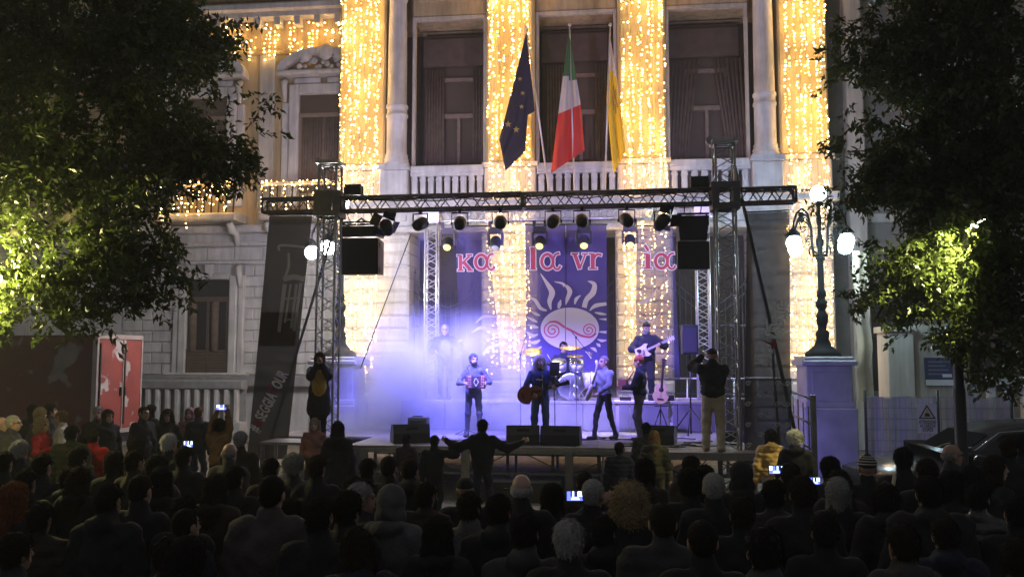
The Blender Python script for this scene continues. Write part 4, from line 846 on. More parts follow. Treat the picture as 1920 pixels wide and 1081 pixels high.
# ---------------- hair and hats, in head space
def hair_mesh(kind, seed=3):
    rs = np.random.default_rng(seed); ph = rs.uniform(0, 6, 6)
    face = lambda G, lim=.03: np.where((G[..., 1] < -.035) & (G[..., 2] < lim), .03, -1)
    strand = lambda a: (lambda G: a*np.sin(np.arctan2(G[..., 0], G[..., 1]+.001)*26+3*np.sin(G[..., 2]*12+ph[0])+ph[1])+a*.6*np.sin(np.arctan2(G[..., 0], G[..., 1])*61+G[..., 2]*20))
    rough = lambda a, f: (lambda G: a*(np.sin(G[..., 0]*f+ph[0])*np.sin(G[..., 1]*f+ph[1])*np.sin(G[..., 2]*f+ph[2])+.6*np.sin(G[..., 0]*f*1.9+ph[3])*np.sin(G[..., 2]*f*1.9+ph[4])*np.sin(G[..., 1]*f*1.7)))
    cap = lambda g: (0, ('e', (0, .018, .036), (.082+g, .1+g, .092+g)))
    fc = lambda lim: (lambda G: np.where(G[..., 1] < -.03, (lim-G[..., 2])*.7, np.where(G[..., 2] < -.07, -.07-G[..., 2], -1)))
    if kind == 'short': return mesh_sdf([cap(.004), (0, ('e', (0, .05, -.02), (.07, .065, .07)))], .009, .02, rough(.008, 75), cut=lambda G: fc(.062)(G)+.012*np.sin(G[..., 0]*70+ph[3]))
    if kind == 'buzz': return mesh_sdf([cap(.004), (0, ('e', (0, .05, -.02), (.066, .06, .06)))], .009, .02, rough(.0015, 120), cut=fc(.07))
    if kind == 'thick': return mesh_sdf([cap(.016), (0, ('e', (0, .055, -.02), (.082, .072, .085)))], .01, .02, rough(.007, 70), cut=fc(.06))
    if kind == 'fringe': return mesh_sdf([(0, ('e', (0, .024, -.005), (.081, .091, .06)))], .009, .02, rough(.004, 90), cut=lambda G: np.where(G[..., 1] < -.02, .03, np.maximum(-.07-G[..., 2], G[..., 2]-.045)))
    if kind == 'bob': return mesh_sdf([cap(.012), (0, ('c', (-.07, .02, 0), (-.075, .01, -.13), .035, .03)), (0, ('c', (.07, .02, 0), (.075, .01, -.13), .035, .03)), (0, ('c', (0, .06, 0), (0, .06, -.13), .075, .055))], .011, .03, strand(.004), cut=lambda G: np.where((G[..., 1] < -.045) & (G[..., 2] < .06) & (np.abs(G[..., 0]) < .062), .02, -1))
    if kind == 'long': return mesh_sdf([cap(.012), (0, ('c', (-.072, .02, 0), (-.1, .03, -.27), .036, .03)), (0, ('c', (.072, .02, 0), (.1, .03, -.27), .036, .03)), (0, ('c', (0, .065, 0), (0, .1, -.3), .08, .075)), (0, ('c', (-.05, .09, -.1), (-.06, .115, -.4), .055, .03)), (0, ('c', (.05, .09, -.1), (.05, .115, -.38), .055, .03))], .011, .03, strand(.006), cut=lambda G: np.where((G[..., 1] < -.04) & (G[..., 2] < .062) & (np.abs(G[..., 0]) < .064), .02, -1))
    if kind == 'wavy': return mesh_sdf([cap(.022), (0, ('c', (-.085, .02, 0), (-.12, .02, -.24), .046, .05)), (0, ('c', (.085, .02, 0), (.12, .02, -.24), .046, .05)), (0, ('c', (0, .07, 0), (0, .1, -.28), .09, .09))], .011, .03, lambda G: strand(.006)(G)+rough(.008, 48)(G), cut=lambda G: np.where((G[..., 1] < -.04) & (G[..., 2] < .06) & (np.abs(G[..., 0]) < .066), .02, -1))
    if kind == 'curly': return mesh_sdf([(0, ('e', (0, .03, .045), (.122, .125, .112))), (0, ('e', (-.075, .03, -.06), (.075, .08, .1))), (0, ('e', (.075, .03, -.06), (.075, .08, .1))), (0, ('e', (0, .07, -.08), (.1, .08, .11)))], .0075, .03, rough(.012, 150), cut=lambda G: np.where((G[..., 1] < -.045) & (G[..., 2] < .06) & (np.abs(G[..., 0]) < .07), .02, -1))
    if kind == 'afro': return mesh_sdf([(0, ('e', (0, .025, .045), (.112, .118, .105))), (0, ('e', (0, .06, -.03), (.1, .08, .09)))], .0075, .03, rough(.009, 170), cut=fc(.055))
    if kind == 'beanie': return mesh_sdf([(0, ('e', (0, .014, .045), (.088, .106, .095))), (0, ('c', (0, .02, .1), (0, .03, .13), .06, .03))], .01, .02, lambda G: .0025*np.sin(np.arctan2(G[..., 0], G[..., 1])*40), cut=lambda G: .028-.12*np.clip(G[..., 1], -.2, .2)*1.0-G[..., 2]-.0)
    if kind == 'cap': return mesh_sdf([(0, ('e', (0, .014, .045), (.086, .104, .082))), (0, ('c', (-.03, -.09, .045), (.03, -.09, .045), .045, .045, 2.2))], .01, .008, None, cut=lambda G: np.where(G[..., 1] < -.09, np.abs(G[..., 2]-.045)-.008, .03-G[..., 2]))
    if kind == 'hood': return mesh_sdf([(0, ('e', (0, .025, .03), (.112, .125, .118))), (0, ('e', (0, .04, -.09), (.125, .11, .1))), (0, ('c', (0, .09, .02), (0, .13, -.05), .07, .05))], .012, .03, rough(.004, 40), cut=lambda G: np.maximum(-.17-G[..., 2], np.where((G[..., 1] < -.055) & (np.hypot(G[..., 0], (G[..., 2]+.01)*.75) < .07), .02, -1)))
    if kind == 'beard': return mesh_sdf([(0, ('e', (0, -.058, -.098), (.048, .044, .036))), (0, ('c', (-.055, -.03, -.05), (-.03, -.06, -.09), .016, .022)), (0, ('c', (.055, -.03, -.05), (.03, -.06, -.09), .016, .022)), (0, ('c', (-.02, -.094, -.052), (.02, -.094, -.052), .009, .009))], .007, .015, rough(.003, 120))
HAIR = {}
def hair(kind, m, smooth=True):
    if kind not in HAIR:
        V, F, mi = hair_mesh(kind)
        if kind not in ('beanie', 'cap', 'hood'):   # loose strands lying on the surface
            g = np.random.default_rng(5); n = dict(long=2600, wavy=2600, curly=2600, afro=2200, bob=2000).get(kind, 1300); f = F[g.integers(0, len(F), n)]; P = V[f].mean(1); nn = np.cross(V[f[:, 1]]-V[f[:, 0]], V[f[:, 3]]-V[f[:, 0]]); nn /= np.linalg.norm(nn, axis=1)[:, None]+1e-9
            ok = nn[:, 2] > -.75; P, nn = P[ok], nn[ok]; n = len(P); cr = kind in ('curly', 'afro'); t = g.normal(size=(n, 3))*(.9 if cr else .35)+np.array([0, .15, -1.]); t -= nn*(t*nn).sum(1)[:, None]; t /= np.linalg.norm(t, axis=1)[:, None]+1e-9; s_ = np.cross(t, nn)*(.0022 if not cr else .003)
            L = g.uniform(.02, .05, n)[:, None]*(.5 if kind in ('buzz', 'fringe', 'beard') else 1.); lift = nn*g.uniform(.002, .011 if not cr else .02, n)[:, None]*(.4 if kind == 'buzz' else 1)
            W2 = np.stack([P-s_, P+s_, P+t*L*.55+lift+s_*.8, P+t*L+lift*1.1], 1).reshape(-1, 3); F = np.concatenate([F, len(V)+np.arange(4*n).reshape(-1, 4)]); V = np.concatenate([V, W2])
        HAIR[kind] = mesh_np(kind, V, F, [m], None, True)
    return HAIR[kind]
SKIN = mat('skin', (.38, .23, .17), .55, var=.1, vscale=12); SKIN2 = mat('olive skin', (.30, .18, .125), .55, var=.1, vscale=12)
LIP = mat('lips', (.30, .12, .11), .5); EYE = mat('eye', (.03, .025, .025), .15)
def cm(name, c, r=.9, **k): return mat(name, c, r, var=.25, vscale=9, bump=.5, bscale=38, spec=.25, **k)
BLK = cm('black cloth', (.013, .013, .016)); CHA = cm('charcoal cloth', (.036, .034, .038)); NVY = cm('dark navy cloth', (.016, .018, .034)); DBR = cm('dark brown cloth', (.03, .021, .016)); GRY = cm('grey cloth', (.10, .10, .105)); JEAN = cm('blue denim', (.05, .07, .14)); BLKSH = cm('black shoe leather', (.014, .013, .013), .5)
H_BLK = mat('black hair', (.010, .008, .007), .9, var=.3, vscale=45, bump=1., bscale=60, spec=.15); H_BRN = mat('brown hair', (.018, .012, .008), .9, var=.3, vscale=45, bump=1., bscale=60, spec=.15); H_LBR = mat('light brown hair', (.13, .075, .04), .9, var=.3, vscale=45, bump=1., bscale=60, spec=.15); H_BLD = mat('blond hair', (.30, .22, .12), .9, var=.35, vscale=45, bump=1., bscale=60, spec=.15); H_GRY = mat('grey hair', (.28, .27, .26), .9, var=.3, vscale=45, bump=1., bscale=60, spec=.15); H_WHT = mat('white hair', (.5, .48, .45), .9, var=.25, vscale=45, bump=1., bscale=60, spec=.15); H_RED = mat('auburn hair', (.14, .045, .02), .9, var=.35, vscale=45, bump=1., bscale=60, spec=.15)
BODY = {}
def person(M, body, label, hk=None, hm=None, top=BLK, legs=BLK, skin=SKIN, shoes=BLKSH, shirt=None, s=1., beard=None, group=None, hat=None, hatm=None, extra=None):
    key = str(sorted(body.items()))
    if key not in BODY:
        (V, F, mi), hc, Rh = make_body(**body); me = mesh_np('figure', V, F, [BLK]*8, mi, True); BODY[key] = (me, hc, Rh)
    me, hc, Rh = BODY[key]
    o = bpy.data.objects.new('person', me); reg(o, M @ Matrix.Scale(s, 4)); tag(o, label, 'person', group)
    for i, m in enumerate((top, legs, skin, shoes, hm or H_BRN, EYE, LIP, shirt or top)): o.material_slots[i].link = 'OBJECT'; o.material_slots[i].material = m
    Mh = WM[o] @ Matrix.Translation(V3(hc)) @ Matrix([list(q) for q in Rh]).to_4x4()
    for k, m, nm in ((hk, hm, 'hair'), (beard, hm, 'beard'), (hat, hatm, {'hood': 'hood', 'cap': 'cap'}.get(hat, 'beanie'))):
        if k:
            c = bpy.data.objects.new(nm, hair(k, m)); reg(c, Mh, o); c.material_slots[0].link = 'OBJECT'; c.material_slots[0].material = m
    if extra: extra(o, Mh)
    return o
def glasses(m):
    def f_(o, Mh):
        b = MB(); b.T = Mh
        for sx in (-1, 1):
            n = 12; b.tube([(sx*.033+.024*math.cos(2*math.pi*i/n), -.108+.01*abs(math.cos(2*math.pi*i/n)), .004+.019*math.sin(2*math.pi*i/n)) for i in range(n+1)], .0035, 4, False); b.bar((sx*.057, -.1, .008), (sx*.083, .01, .006), .0035, 4)
        b.bar((-.01, -.108, .008), (.01, -.108, .008), .0035, 4); b.build('glasses', m, o)
    return f_
# ================================================================ MUSICIANS
def at_stage(px, Y, z, face): return TR(XY(px, Y, 700), Y, z, R(face))   # face 0 = towards the audience, +turns to their left
WOODR = mat('red brown guitar wood', (.22, .055, .025), .3, var=.3, vscale=6); WOODB = mat('pale guitar top', (.55, .38, .2), .35, var=.2, vscale=6); WOODD = mat('dark fingerboard', (.03, .02, .015), .5); CRM = mat('cream lacquer', (.62, .58, .48), .3); 
def guitar(M, label, topm, electric=False, L=1.0):
    """body in the local xz plane, neck along +x, face to −y"""
    t = thing('electric_guitar' if electric else 'acoustic_guitar', label, 'guitar', M=M)
    th = .045 if electric else .1
    if electric: out = [(-.2, 0), (-.17, .13), (-.02, .13), (.1, .16), (.17, .13), (.1, .07), (.1, -.07), (.15, -.13), (.07, -.15), (-.02, -.11), (-.15, -.15)]
    else: out = [(-.25+.25*(1-math.cos(a))*1.0, 0) for a in ()]; out = [(-.24*math.cos(a)*1.02, (.195 if math.cos(a) > 0 else .15)*math.sin(a)*(1-.28*math.exp(-((math.cos(a)+.12)/.22)**2))) for a in np.linspace(0, 2*math.pi, 28, endpoint=False)]
    b = MB(); b.T = M; b.prism(out, -th/2, th/2); b.build('body', topm, t)
    if not electric:
        b = MB(); b.T = M; b.lathe([(.055, 0), (.055, .002)], (.08, -th/2-.001, 0), 14, Matrix.Rotation(R(90), 4, 'X')); b.box(-.15, -.12, -th/2-.012, -th/2-.001, -.07, .07); b.build('sound_hole_and_bridge', WOODD, t)
    else:
        b = MB(); b.T = M; b.box(-.08, -.05, -th/2-.01, -th/2-.001, -.04, .04); b.box(.0, .02, -th/2-.01, -th/2-.001, -.04, .04); b.build('pickup', BLKPL, t)
    b = MB(); b.T = M; b.box(.12, .62, -th/2-.012, -th/2+.018, -.025, .025); nk = b.build('neck', CRM if electric else WOODD, t)
    b = MB(); b.T = M; b.prism([(.62, -.03), (.8, -.045), (.8, .045), (.62, .03)], -th/2-.01, -th/2+.012)
    for i in range(3):
        for sx in (-1, 1): b.bar((.66+.05*i, -th/2, sx*.04), (.66+.05*i, -th/2, sx*.075), .009, 5)
    b.build('headstock', CRM if electric else WOODD, t)
    b = MB(); b.T = M
    for i in range(6): b.bar((-.13, -th/2-.016, -.018+.0072*i), (.66, -th/2-.016, -.018+.0072*i), .0012, 3)
    b.build('strings', CHROME, t); return t
def accordion(M, label, w_=.36, hgt=.24, m=None):
    t = thing('accordion', label, 'accordion', M=M); m = m or mat('red wood accordion', (.20, .06, .05), .4, var=.2)
    for sx in (-1, 1):
        b = MB(); b.T = M; b.bbox(min(sx*w_/2, sx*w_*.22), max(sx*w_/2, sx*w_*.22), -.09, .09, -hgt/2, hgt/2, .01); c = b.build('casing', m, t)
        b = MB(); b.T = M
        for i in range(2):
            for j in range(5): b.lathe([(.009, 0), (.009, .012)], (sx*w_*(.3+.09*i), -.09, -hgt*.36+hgt*.18*j), 7, Matrix.Rotation(R(90), 4, 'X'))
        b.build('buttons', CRM, c)
    b = MB(); b.T = M
    for i in range(9): x = -w_*.22+w_*.44*(i+.5)/9; b.box(x-w_*.018, x+w_*.018, -.082+.012*(i % 2), .082-.012*(i % 2), -hgt/2+.01, hgt/2-.01)
    b.build('bellows', mat('dark bellows', (.05, .03, .035), .7), t)
    b = MB(); b.T = M; k = .075
    for a, c_ in (((0, k), (k*.6, 0)), ((k*.6, 0), (0, -k)), ((0, -k), (-k*.6, 0)), ((-k*.6, 0), (0, k))): b.bar((a[0], -.094, a[1]), (c_[0], -.094, c_[1]), .007, 4)
    b.build('diamond_trim', CRM, t)
    b = MB(); b.T = M; b.tube([(-w_*.4, .08, hgt*.4), (-w_*.42, .2, .28), (-w_*.3, .3, .1)], .012, 5); b.build('strap', BLKPL, t); return t
SWEAT = cm('grey blue knit', (.16, .17, .21)); HOODN = cm('navy hoodie', (.025, .04, .10)); DENIM = cm('blue jeans', (.08, .12, .26)); SLATE = cm('slate jumper', (.07, .07, .10))
FINE = .016
# accordionist left
M = at_stage(888, 18.6, ZS, 12)
person(M, dict(rh=(-.2, -.27, 1.13), lh=(.24, -.27, 1.13), h=FINE, hood=1, turn=(.25, .1), rf=(-.13, .02), lf=(.13, -.06), seed=2), 'bearded man in a dark hoodie playing the wooden accordion in blue smoke', 'short', H_BLK, SLATE, cm('slate trousers', (.05, .05, .075)), beard='beard', s=1.03)
accordion(M @ Matrix.Translation((.03, -.3, 1.2)) @ Matrix.Scale(1.15, 4), 'wooden accordion with a diamond trim held by the man in blue smoke')
# singing guitarist
M = at_stage(1013, 17.75, ZS, 0)
singer = person(M, dict(rh=(-.13, -.24, 1.0), lh=(.31, -.33, 1.13), re=(-1, .3, -.3), le=(.8, .6, -.6), h=FINE, turn=(.3, .05), rf=(-.12, .0), lf=(.12, -.02), bulk=.015, seed=4, loose=.012), 'long haired singer with glasses and navy sweatshirt playing a red guitar', 'wavy', H_GRY, HOODN, DENIM, s=1.0, extra=glasses(mat('white glasses frame', (.7, .7, .7), .4)))
guitar(M @ Matrix.Translation((-.2, -.22, .98)) @ Matrix.Rotation(R(-17), 4, 'Y') @ Matrix.Scale(1.06, 4), 'red brown acoustic guitar held by the long haired singer', WOODR)
b = MB(); b.T = M
for i in range(5): b.sphere((-.06+.03*i, -.138-.004*(2-abs(2-i)), 1.27+.01*math.sin(i*2)), .018, 6, 5, (1, .3, .8))
b.build('chest_print', WPR, singer)
# percussionist with a pale long neck lute
M = at_stage(1133, 18.3, ZS, -48)
person(M, dict(rh=(-.12, -.3, 1.08), lh=(.2, -.32, 1.0), h=FINE, turn=(-.2, 0), rf=(-.1, -.22, .085, -.1), lf=(.1, .2, .1, .1), turtle=True, seed=5, bulk=.012), 'man in a grey turtleneck and black trousers striding with a pale lute', 'buzz', mat('ash hair', (.11, .10, .09), .9, var=.3, vscale=45), SWEAT, BLK, s=1.0)
t = thing('long_lute', 'pale curved wooden lute held by the man in the grey turtleneck', 'lute', M=M @ Matrix.Translation((-.02, -.36, 1.08)) @ Matrix.Rotation(R(-62), 4, 'Y'))
b = MB(); b.T = WM[t]; b.tube([(-.3, 0, 0), (-.26, 0, .01), (-.12, 0, .0), (.05, 0, 0), (.1, 0, 0)], [.02, .05, .065, .04, .028], 10); b.build('body', CRM, t)
b = MB(); b.T = WM[t]; b.tube([(.08, 0, 0), (.35, 0, .01), (.52, 0, .05), (.6, 0, .12)], [.026, .024, .022, .028], 8); b.build('neck', CRM, t)
# red beanie accordionist
M = at_stage(1199, 18.0, ZS, -102)
person(M, dict(rh=(-.14, -.3, 1.1), lh=(.16, -.3, 1.1), h=FINE, bulk=.03, turn=(-.15, .1), rf=(-.11, -.04, .085, 0), lf=(.11, .08, .085, 0), puff=.004, seed=6, loose=.01), 'man in a red beanie and dark jacket turned away playing a small accordion', None, H_BRN, NVY, cm('grey trousers', (.12, .10, .10)), hat='beanie', hatm=cm('rust red wool', (.25, .05, .03)), s=1.0)
accordion(M @ Matrix.Translation((.0, -.34, 1.16)), 'small red accordion held by the man in the red beanie', .3, .22, mat('pale red accordion', (.32, .13, .10), .4))
# bassist
M = at_stage(1213, 20.75, 1.65, -14)
person(M, dict(rh=(-.1, -.25, 1.1), lh=(.36, -.3, 1.25), re=(-1, .2, -.2), le=(.9, .3, -.6), h=FINE, bulk=.045, turn=(-.2, .12), seed=7, loose=.015), 'big bearded man in a black beanie and dark jacket playing a white electric guitar', None, H_GRY, cm('black quilted jacket', (.02, .02, .03)), BLK, beard='beard', hat='beanie', hatm=cm('black wool', (.012, .012, .014)), s=1.06)
guitar(M @ Matrix.Translation((-.02, -.27, 1.17)) @ Matrix.Rotation(R(-24), 4, 'Y'), 'white electric guitar held by the man in the black beanie', CRM, True)
# rear left man
M = at_stage(834, 20.9, 1.65, 8)
person(M, dict(rh=(-.24, -.18, 1.05), lh=(.38, -.3, 1.33), le=(.8, .4, -1), h=FINE, bulk=.035, shirt=True, seed=8), 'grey haired man with glasses in a dark jacket at the back left in smoke', 'buzz', H_GRY, NVY, BLK, shirt=cm('pale shirt', (.13, .13, .16)), s=1.05, extra=glasses(BLKMET))
# drummer and kit
DX, DY = 1057, 21.0
M = at_stage(DX, DY+.2, 1.65, 8)
person(M, dict(rh=(-.28, -.42, .84), lh=(.25, -.42, .86), seat=.42, rf=(-.22, -.42), lf=(.22, -.42), h=FINE, seed=9), 'dark haired drummer with a moustache seated behind the drum kit', 'short', H_BLK, NVY, BLK, s=1.06)
dt = at_stage(DX, DY+.2, 1.65, 8); t = thing('drum_stool', 'round black stool under the drummer', 'stool', M=dt); b = MB(); b.T = dt; b.lathe([(.05, .38), (.17, .39), (.18, .44), (.16, .45)], n=14); b.build('seat', BLKPL, t)
for k in range(3): b = MB(); b.T = dt; a = k*2.094; b.bar((0, 0, .3), (.22*math.cos(a), .22*math.sin(a), .01), .014, 5); b.build('leg', CHROME, t)
b = MB(); b.T = dt; b.bar((0, 0, .25), (0, 0, .4), .02, 6); b.build('post', CHROME, t)
kx = XY(1066, 20.55, 720); dk = thing('drum_kit', 'white and chrome drum kit with brass cymbals in front of the sun banner', 'drum kit', (kx, 20.6, 1.65))
WHTSH = mat('pearl white drum shell', (.62, .62, .64), .25, var=.12); SKN = mat('drum skin', (.7, .7, .68), .5); BRASS = mat('brass cymbal', (.62, .42, .06), .3, metal=.85)
def drum(x, y, z, r, d, Rm, nm):
    b = MB(); b.lathe([(r, -d/2), (r, d/2)], (x, y, z), 20, Rm); s_ = b.build(nm, WHTSH, dk); b = MB()
    for e in (-1, 1): b.lathe([(r+.012, e*d/2-.012), (r+.014, e*d/2), (r-.01, e*d/2+.008)], (x, y, z), 20, Rm)
    for k in range(8):
        a = k*math.pi/4; p = Vector((math.cos(a)*(r+.015), math.sin(a)*(r+.015), 0)); q0 = Rm @ (p+Vector((0, 0, -d/2))); q1 = Rm @ (p+Vector((0, 0, d/2))); b.bar(q0+Vector((x, y, z)), q1+Vector((x, y, z)), .008, 4)
    b.build('hoops_and_lugs', CHROME, s_)
    for e in (-1, 1): b = MB(); b.lathe([(r-.012, e*(d/2-.004)), (.002, e*(d/2-.003))], (x, y, z), 20, Rm); b.build('skin', SKN, s_)
I4 = Matrix.Identity(4); RX = lambda a: Matrix.Rotation(R(a), 4, 'X')
drum(kx+.05, 20.6, 2.0, .3, .4, RX(90), 'bass_drum'); drum(kx-.22, 20.45, 2.5, .17, .2, RX(25), 'tom'); drum(kx+.2, 20.45, 2.5, .16, .2, RX(25), 'tom'); drum(kx-.45, 20.75, 2.3, .18, .14, RX(8), 'snare_drum'); drum(kx+.52, 20.8, 2.15, .2, .38, I4, 'floor_tom')
def cymbal(x, y, z, r, tilt):
    Rm = RX(tilt); b = MB(); b.lathe([(r, 0), (r*.6, .012), (.05, .02), (.035, .04), (.005, .045)], (x, y, z), 22, Rm); c = b.build('cymbal', BRASS, dk); b = MB(); b.bar((x, y, z+.06), (x, y, 1.9), .013, 6)
    for k in range(3): a = k*2.094+.4; b.bar((x, y, 2.05), (x+.28*math.cos(a), y+.28*math.sin(a), 1.66), .011, 5)
    b.build('cymbal_stand', CHROME, dk)
cymbal(XY(1070, 20.4, 650), 20.4, ZY(652, 20.4, 1070), .26, 12); cymbal(XY(1078, 20.3, 668), 20.3, ZY(667, 20.3, 1078), .2, 10); cymbal(XY(998, 20.5, 660), 20.5, ZY(660, 20.5, 998), .24, 28)
MB().bar((kx-.5, 20.5, 2.75), (kx-.38, 20.85, 2.5), .008, 5).build('drum_stick', CRM, dk); MB().bar((kx+.22, 20.5, 2.72), (kx+.3, 20.9, 2.5), .008, 5).build('drum_stick', CRM, dk)
# microphones, music stand, stand guitar, table
def mic_stand(x, y, z0, top, label, boom=None):
    t = thing('microphone_stand', label, 'microphone stand', (x, y, z0)); b = MB(); b.bar((x, y, z0+.02), (x, y, top), .012, 6); b.build('pole', BLKMET, t); b = MB()
    for k in range(3): a = k*2.094+.5; b.bar((x, y, z0+.14), (x+.3*math.cos(a), y+.3*math.sin(a), z0+.01), .01, 5)
    b.build('tripod', BLKMET, t); e = (x, y, top)
    if boom: e = boom; b = MB(); v = (V3(boom)-Vector((x, y, top))); b.bar(Vector((x, y, top))-v*.3, boom, .009, 5); b.sphere((x, y, top), .03, 7, 5); b.build('boom', BLKMET, t)
    b = MB(); e = V3(e); b.bar(e, e+Vector((0, .14, .05)), .014, 8, .02); b.sphere(e+Vector((0, .16, .06)), .032, 8, 6); b.build('microphone', BLKPL, t); return t
x = XY(1018, 17.4, 740); mic_stand(x, 17.4, ZS, 2.42, 'straight microphone stand in front of the long haired singer')
x = XY(976, 19.6, 690); mic_stand(x, 19.6, ZS, 2.75, 'boom microphone stand left of the drum kit', (x+.1, 19.8, 3.15))
x = XY(1080, 20.0, 640); mic_stand(x, 20.0, ZS, 3.15, 'tall boom microphone stand over the drum kit', (x+.35, 20.0, 2.7))
x = XY(868, 18.2, 700); mic_stand(x-.05, 18.9, ZS, 2.1, 'low microphone stand beside the accordion player in smoke', (x+.3, 18.4, 2.2))
x = XY(1040, 17.5, 690); t = thing('music_stand', 'black music stand beside the long haired singer', 'music stand', (x, 17.5, ZS)); b = MB(); b.bar((x, 17.5, ZS+.02), (x, 17.5, 2.3), .011, 6)
for k in range(3): a = k*2.094; b.bar((x, 17.5, ZS+.15), (x+.26*math.cos(a), 17.5+.26*math.sin(a), ZS+.01), .01, 5)
b.build('pole', BLKMET, t); MB().cbox((x, 17.5, 2.44), (.2, .015, .3), Matrix.Rotation(R(-22), 3, 'X')).build('desk', BLKPL, t)
tx0, tx1 = XY(1152, 19.4, 750), XY(1262, 19.4, 750); TT = mat('pale table board', (.45, .43, .42), .6, var=.2)
t = thing('trestle_table', 'pale low table with cables and gear behind the red beanie accordionist', 'table', ((tx0+tx1)/2, 19.4, ZS)); MB().bbox(tx0, tx1, 19.2, 19.75, 1.66, 1.72, .01).build('top', TT, t)
for x in (tx0+.03, tx1-.09):
    for y in (19.24, 19.66): MB().box(x, x+.07, y, y+.06, ZS, 1.66).build('leg', TT, t)
for i, (dx, w_, h_, lb) in enumerate(((.12, .25, .08, 'small black effects box at the left end of the pale table'), (.75, .34, .14, 'squat black amplifier on the right half of the pale table'), (1.12, .2, .12, 'dark padded case at the right end of the pale table'))):
    t = thing('equipment_box', lb, 'box', (tx0+dx+w_/2, 19.45, 1.724)); MB().bbox(tx0+dx, tx0+dx+w_, 19.3, 19.6, 1.724, 1.724+h_, .01).build('case', BLKPL, t); MB().tube([(tx0+dx+.06, 19.4, 1.724+h_), (tx0+dx+.06, 19.4, 1.76+h_), (tx0+dx+w_-.06, 19.4, 1.76+h_), (tx0+dx+w_-.06, 19.4, 1.724+h_)], .008, 5).build('handle', BLKMET, t)
gx = XY(1239, 19.0, 720); t = thing('guitar_stand', 'black stand holding the natural wood guitar', 'stand', (gx, 19.2, ZS)); b = MB(); b.bar((gx, 19.25, ZS+.4), (gx, 19.15, 2.05), .013, 6)
for dx, dy in ((-.22, -.15), (.22, -.15), (0, .3)): b.bar((gx, 19.25, ZS+.6), (gx+dx, 19.25+dy, ZS+.01), .013, 5)
b.build('frame', BLKMET, t); MB().bar((gx-.14, 19.03, 1.62), (gx+.14, 19.03, 1.62), .014, 5).build('cradle', BLKMET, t)
guitar(TR(gx, 19.05, 1.9) @ Matrix.Rotation(R(-84), 4, 'Y') @ Matrix.Scale(.95, 4), 'natural wood acoustic guitar upright on a stand at the right', WOODB)
# speaker on a pole, crowd barrier, floor cables
x = XY(1293, 19.6, 640); t = thing('pole_speaker', 'black loudspeaker on a tripod pole beside the right truss tower', 'speaker', (x, 19.6, ZS)); zb, zt = ZY(664, 19.6, 1293), ZY(609, 19.6, 1293)
MB().bbox(x-.18, x+.18, 19.45, 19.8, zb, zt, .03).build('cabinet', BLKPL, t); MB().box(x-.14, x+.14, 19.44, 19.449, zb+.05, zt-.05).build('grille', mat('speaker grille', (.03, .03, .032)), t); b = MB(); b.bar((x, 19.62, ZS+.03), (x, 19.62, zb), .02, 6)
for k in range(3): a = k*2.094+.3; b.bar((x, 19.62, ZS+.6), (x+.5*math.cos(a), 19.62+.5*math.sin(a), ZS+.02), .015, 5)
b.build('tripod', BLKMET, t)
x0, x1 = XY(1245, 22.0, 710), XY(1420, 22.0, 710); t = thing('safety_railing', 'grey steel guard rail along the back of the stage at the right', 'railing', ((x0+x1)/2, 22.0, ZS)); b = MB()
zt = ZY(709, 22.0, 1280)
b.tube([(x0, 22, zt), (x1, 22, zt)], .025, 6); b.tube([(x0, 22, zt-.5), (x1, 22, zt-.5)], .02, 6); b.build('rail', SILV, t)
for i in range(5): MB().bar((x0+(x1-x0)*i/4, 22, ZS), (x0+(x1-x0)*i/4, 22, zt), .022, 6).build('post', SILV, t)
b = MB()
for i in range(11):
    x, y = random.uniform(-1.6, 2.4), random.uniform(17.0, 17.4) if i < 6 else random.uniform(17.6, 19.2); P = [(x, y, ZS+.012)]
    for k in range(14): P.append((P[-1][0]+random.uniform(-.25, .18), min(max(P[-1][1]+random.uniform(-.15, .15), 16.75), 19.8), ZS+.012))
    b.tube(P, .011, 5)
tag(b.build('stage_cables', CABLE), 'tangle of black cables over the stage floor', kind='stuff')
# people at the two ends of the stage
M = at_stage(599, 15.95, 1.1, 18)
person(M, dict(rh=(-.055, -.25, 1.5), lh=(.055, -.25, 1.5), re=(-.55, -.1, -1), le=(.55, -.1, -1), h=FINE, bulk=.04, coat=.36, fem=True, hood=1, shirt=True, seed=10), 'woman in an open dark coat and mustard top photographing from the stage wing', 'bob', H_RED, cm('dark wool coat', (.02, .018, .022)), BLK, shirt=cm('mustard knit', (.42, .25, .05)), s=.95)
t = thing('phone', 'phone held up by the woman in the mustard top', 'phone', M=M @ Matrix.Translation((0, -.34, 1.62))); b = MB(); b.T = WM[t]; b.bbox(-.075, .075, -.005, .005, -.038, .038, .002); b.build('case', BLKPL, t)
M = at_stage(1336, 16.2, ZS, 172)
person(M, dict(rh=(-.02, -.27, 1.48), lh=(.2, -.34, 1.6), le=(1, 0, -.6), re=(-.5, .1, -1), h=FINE, bulk=.05, seed=11, loose=.022, rf=(-.12, .05), lf=(.13, -.05), turn=(0, -.1)), 'man seen from behind in a black jacket and beige trousers filming from the stage', None, H_BLK, BLK, cm('beige chinos', (.50, .41, .28)), shoes=cm('tan suede shoes', (.30, .20, .12)), hat='cap', hatm=BLK, s=1.08)
t = thing('phone', 'phone raised by the man in beige trousers on the stage', 'phone', M=M @ Matrix.Translation((.22, -.4, 1.82))); b = MB(); b.T = WM[t]; b.bbox(-.04, .04, -.006, .006, -.08, .08, .002); b.build('case', mat('pale phone case', (.5, .5, .5), .4), t)
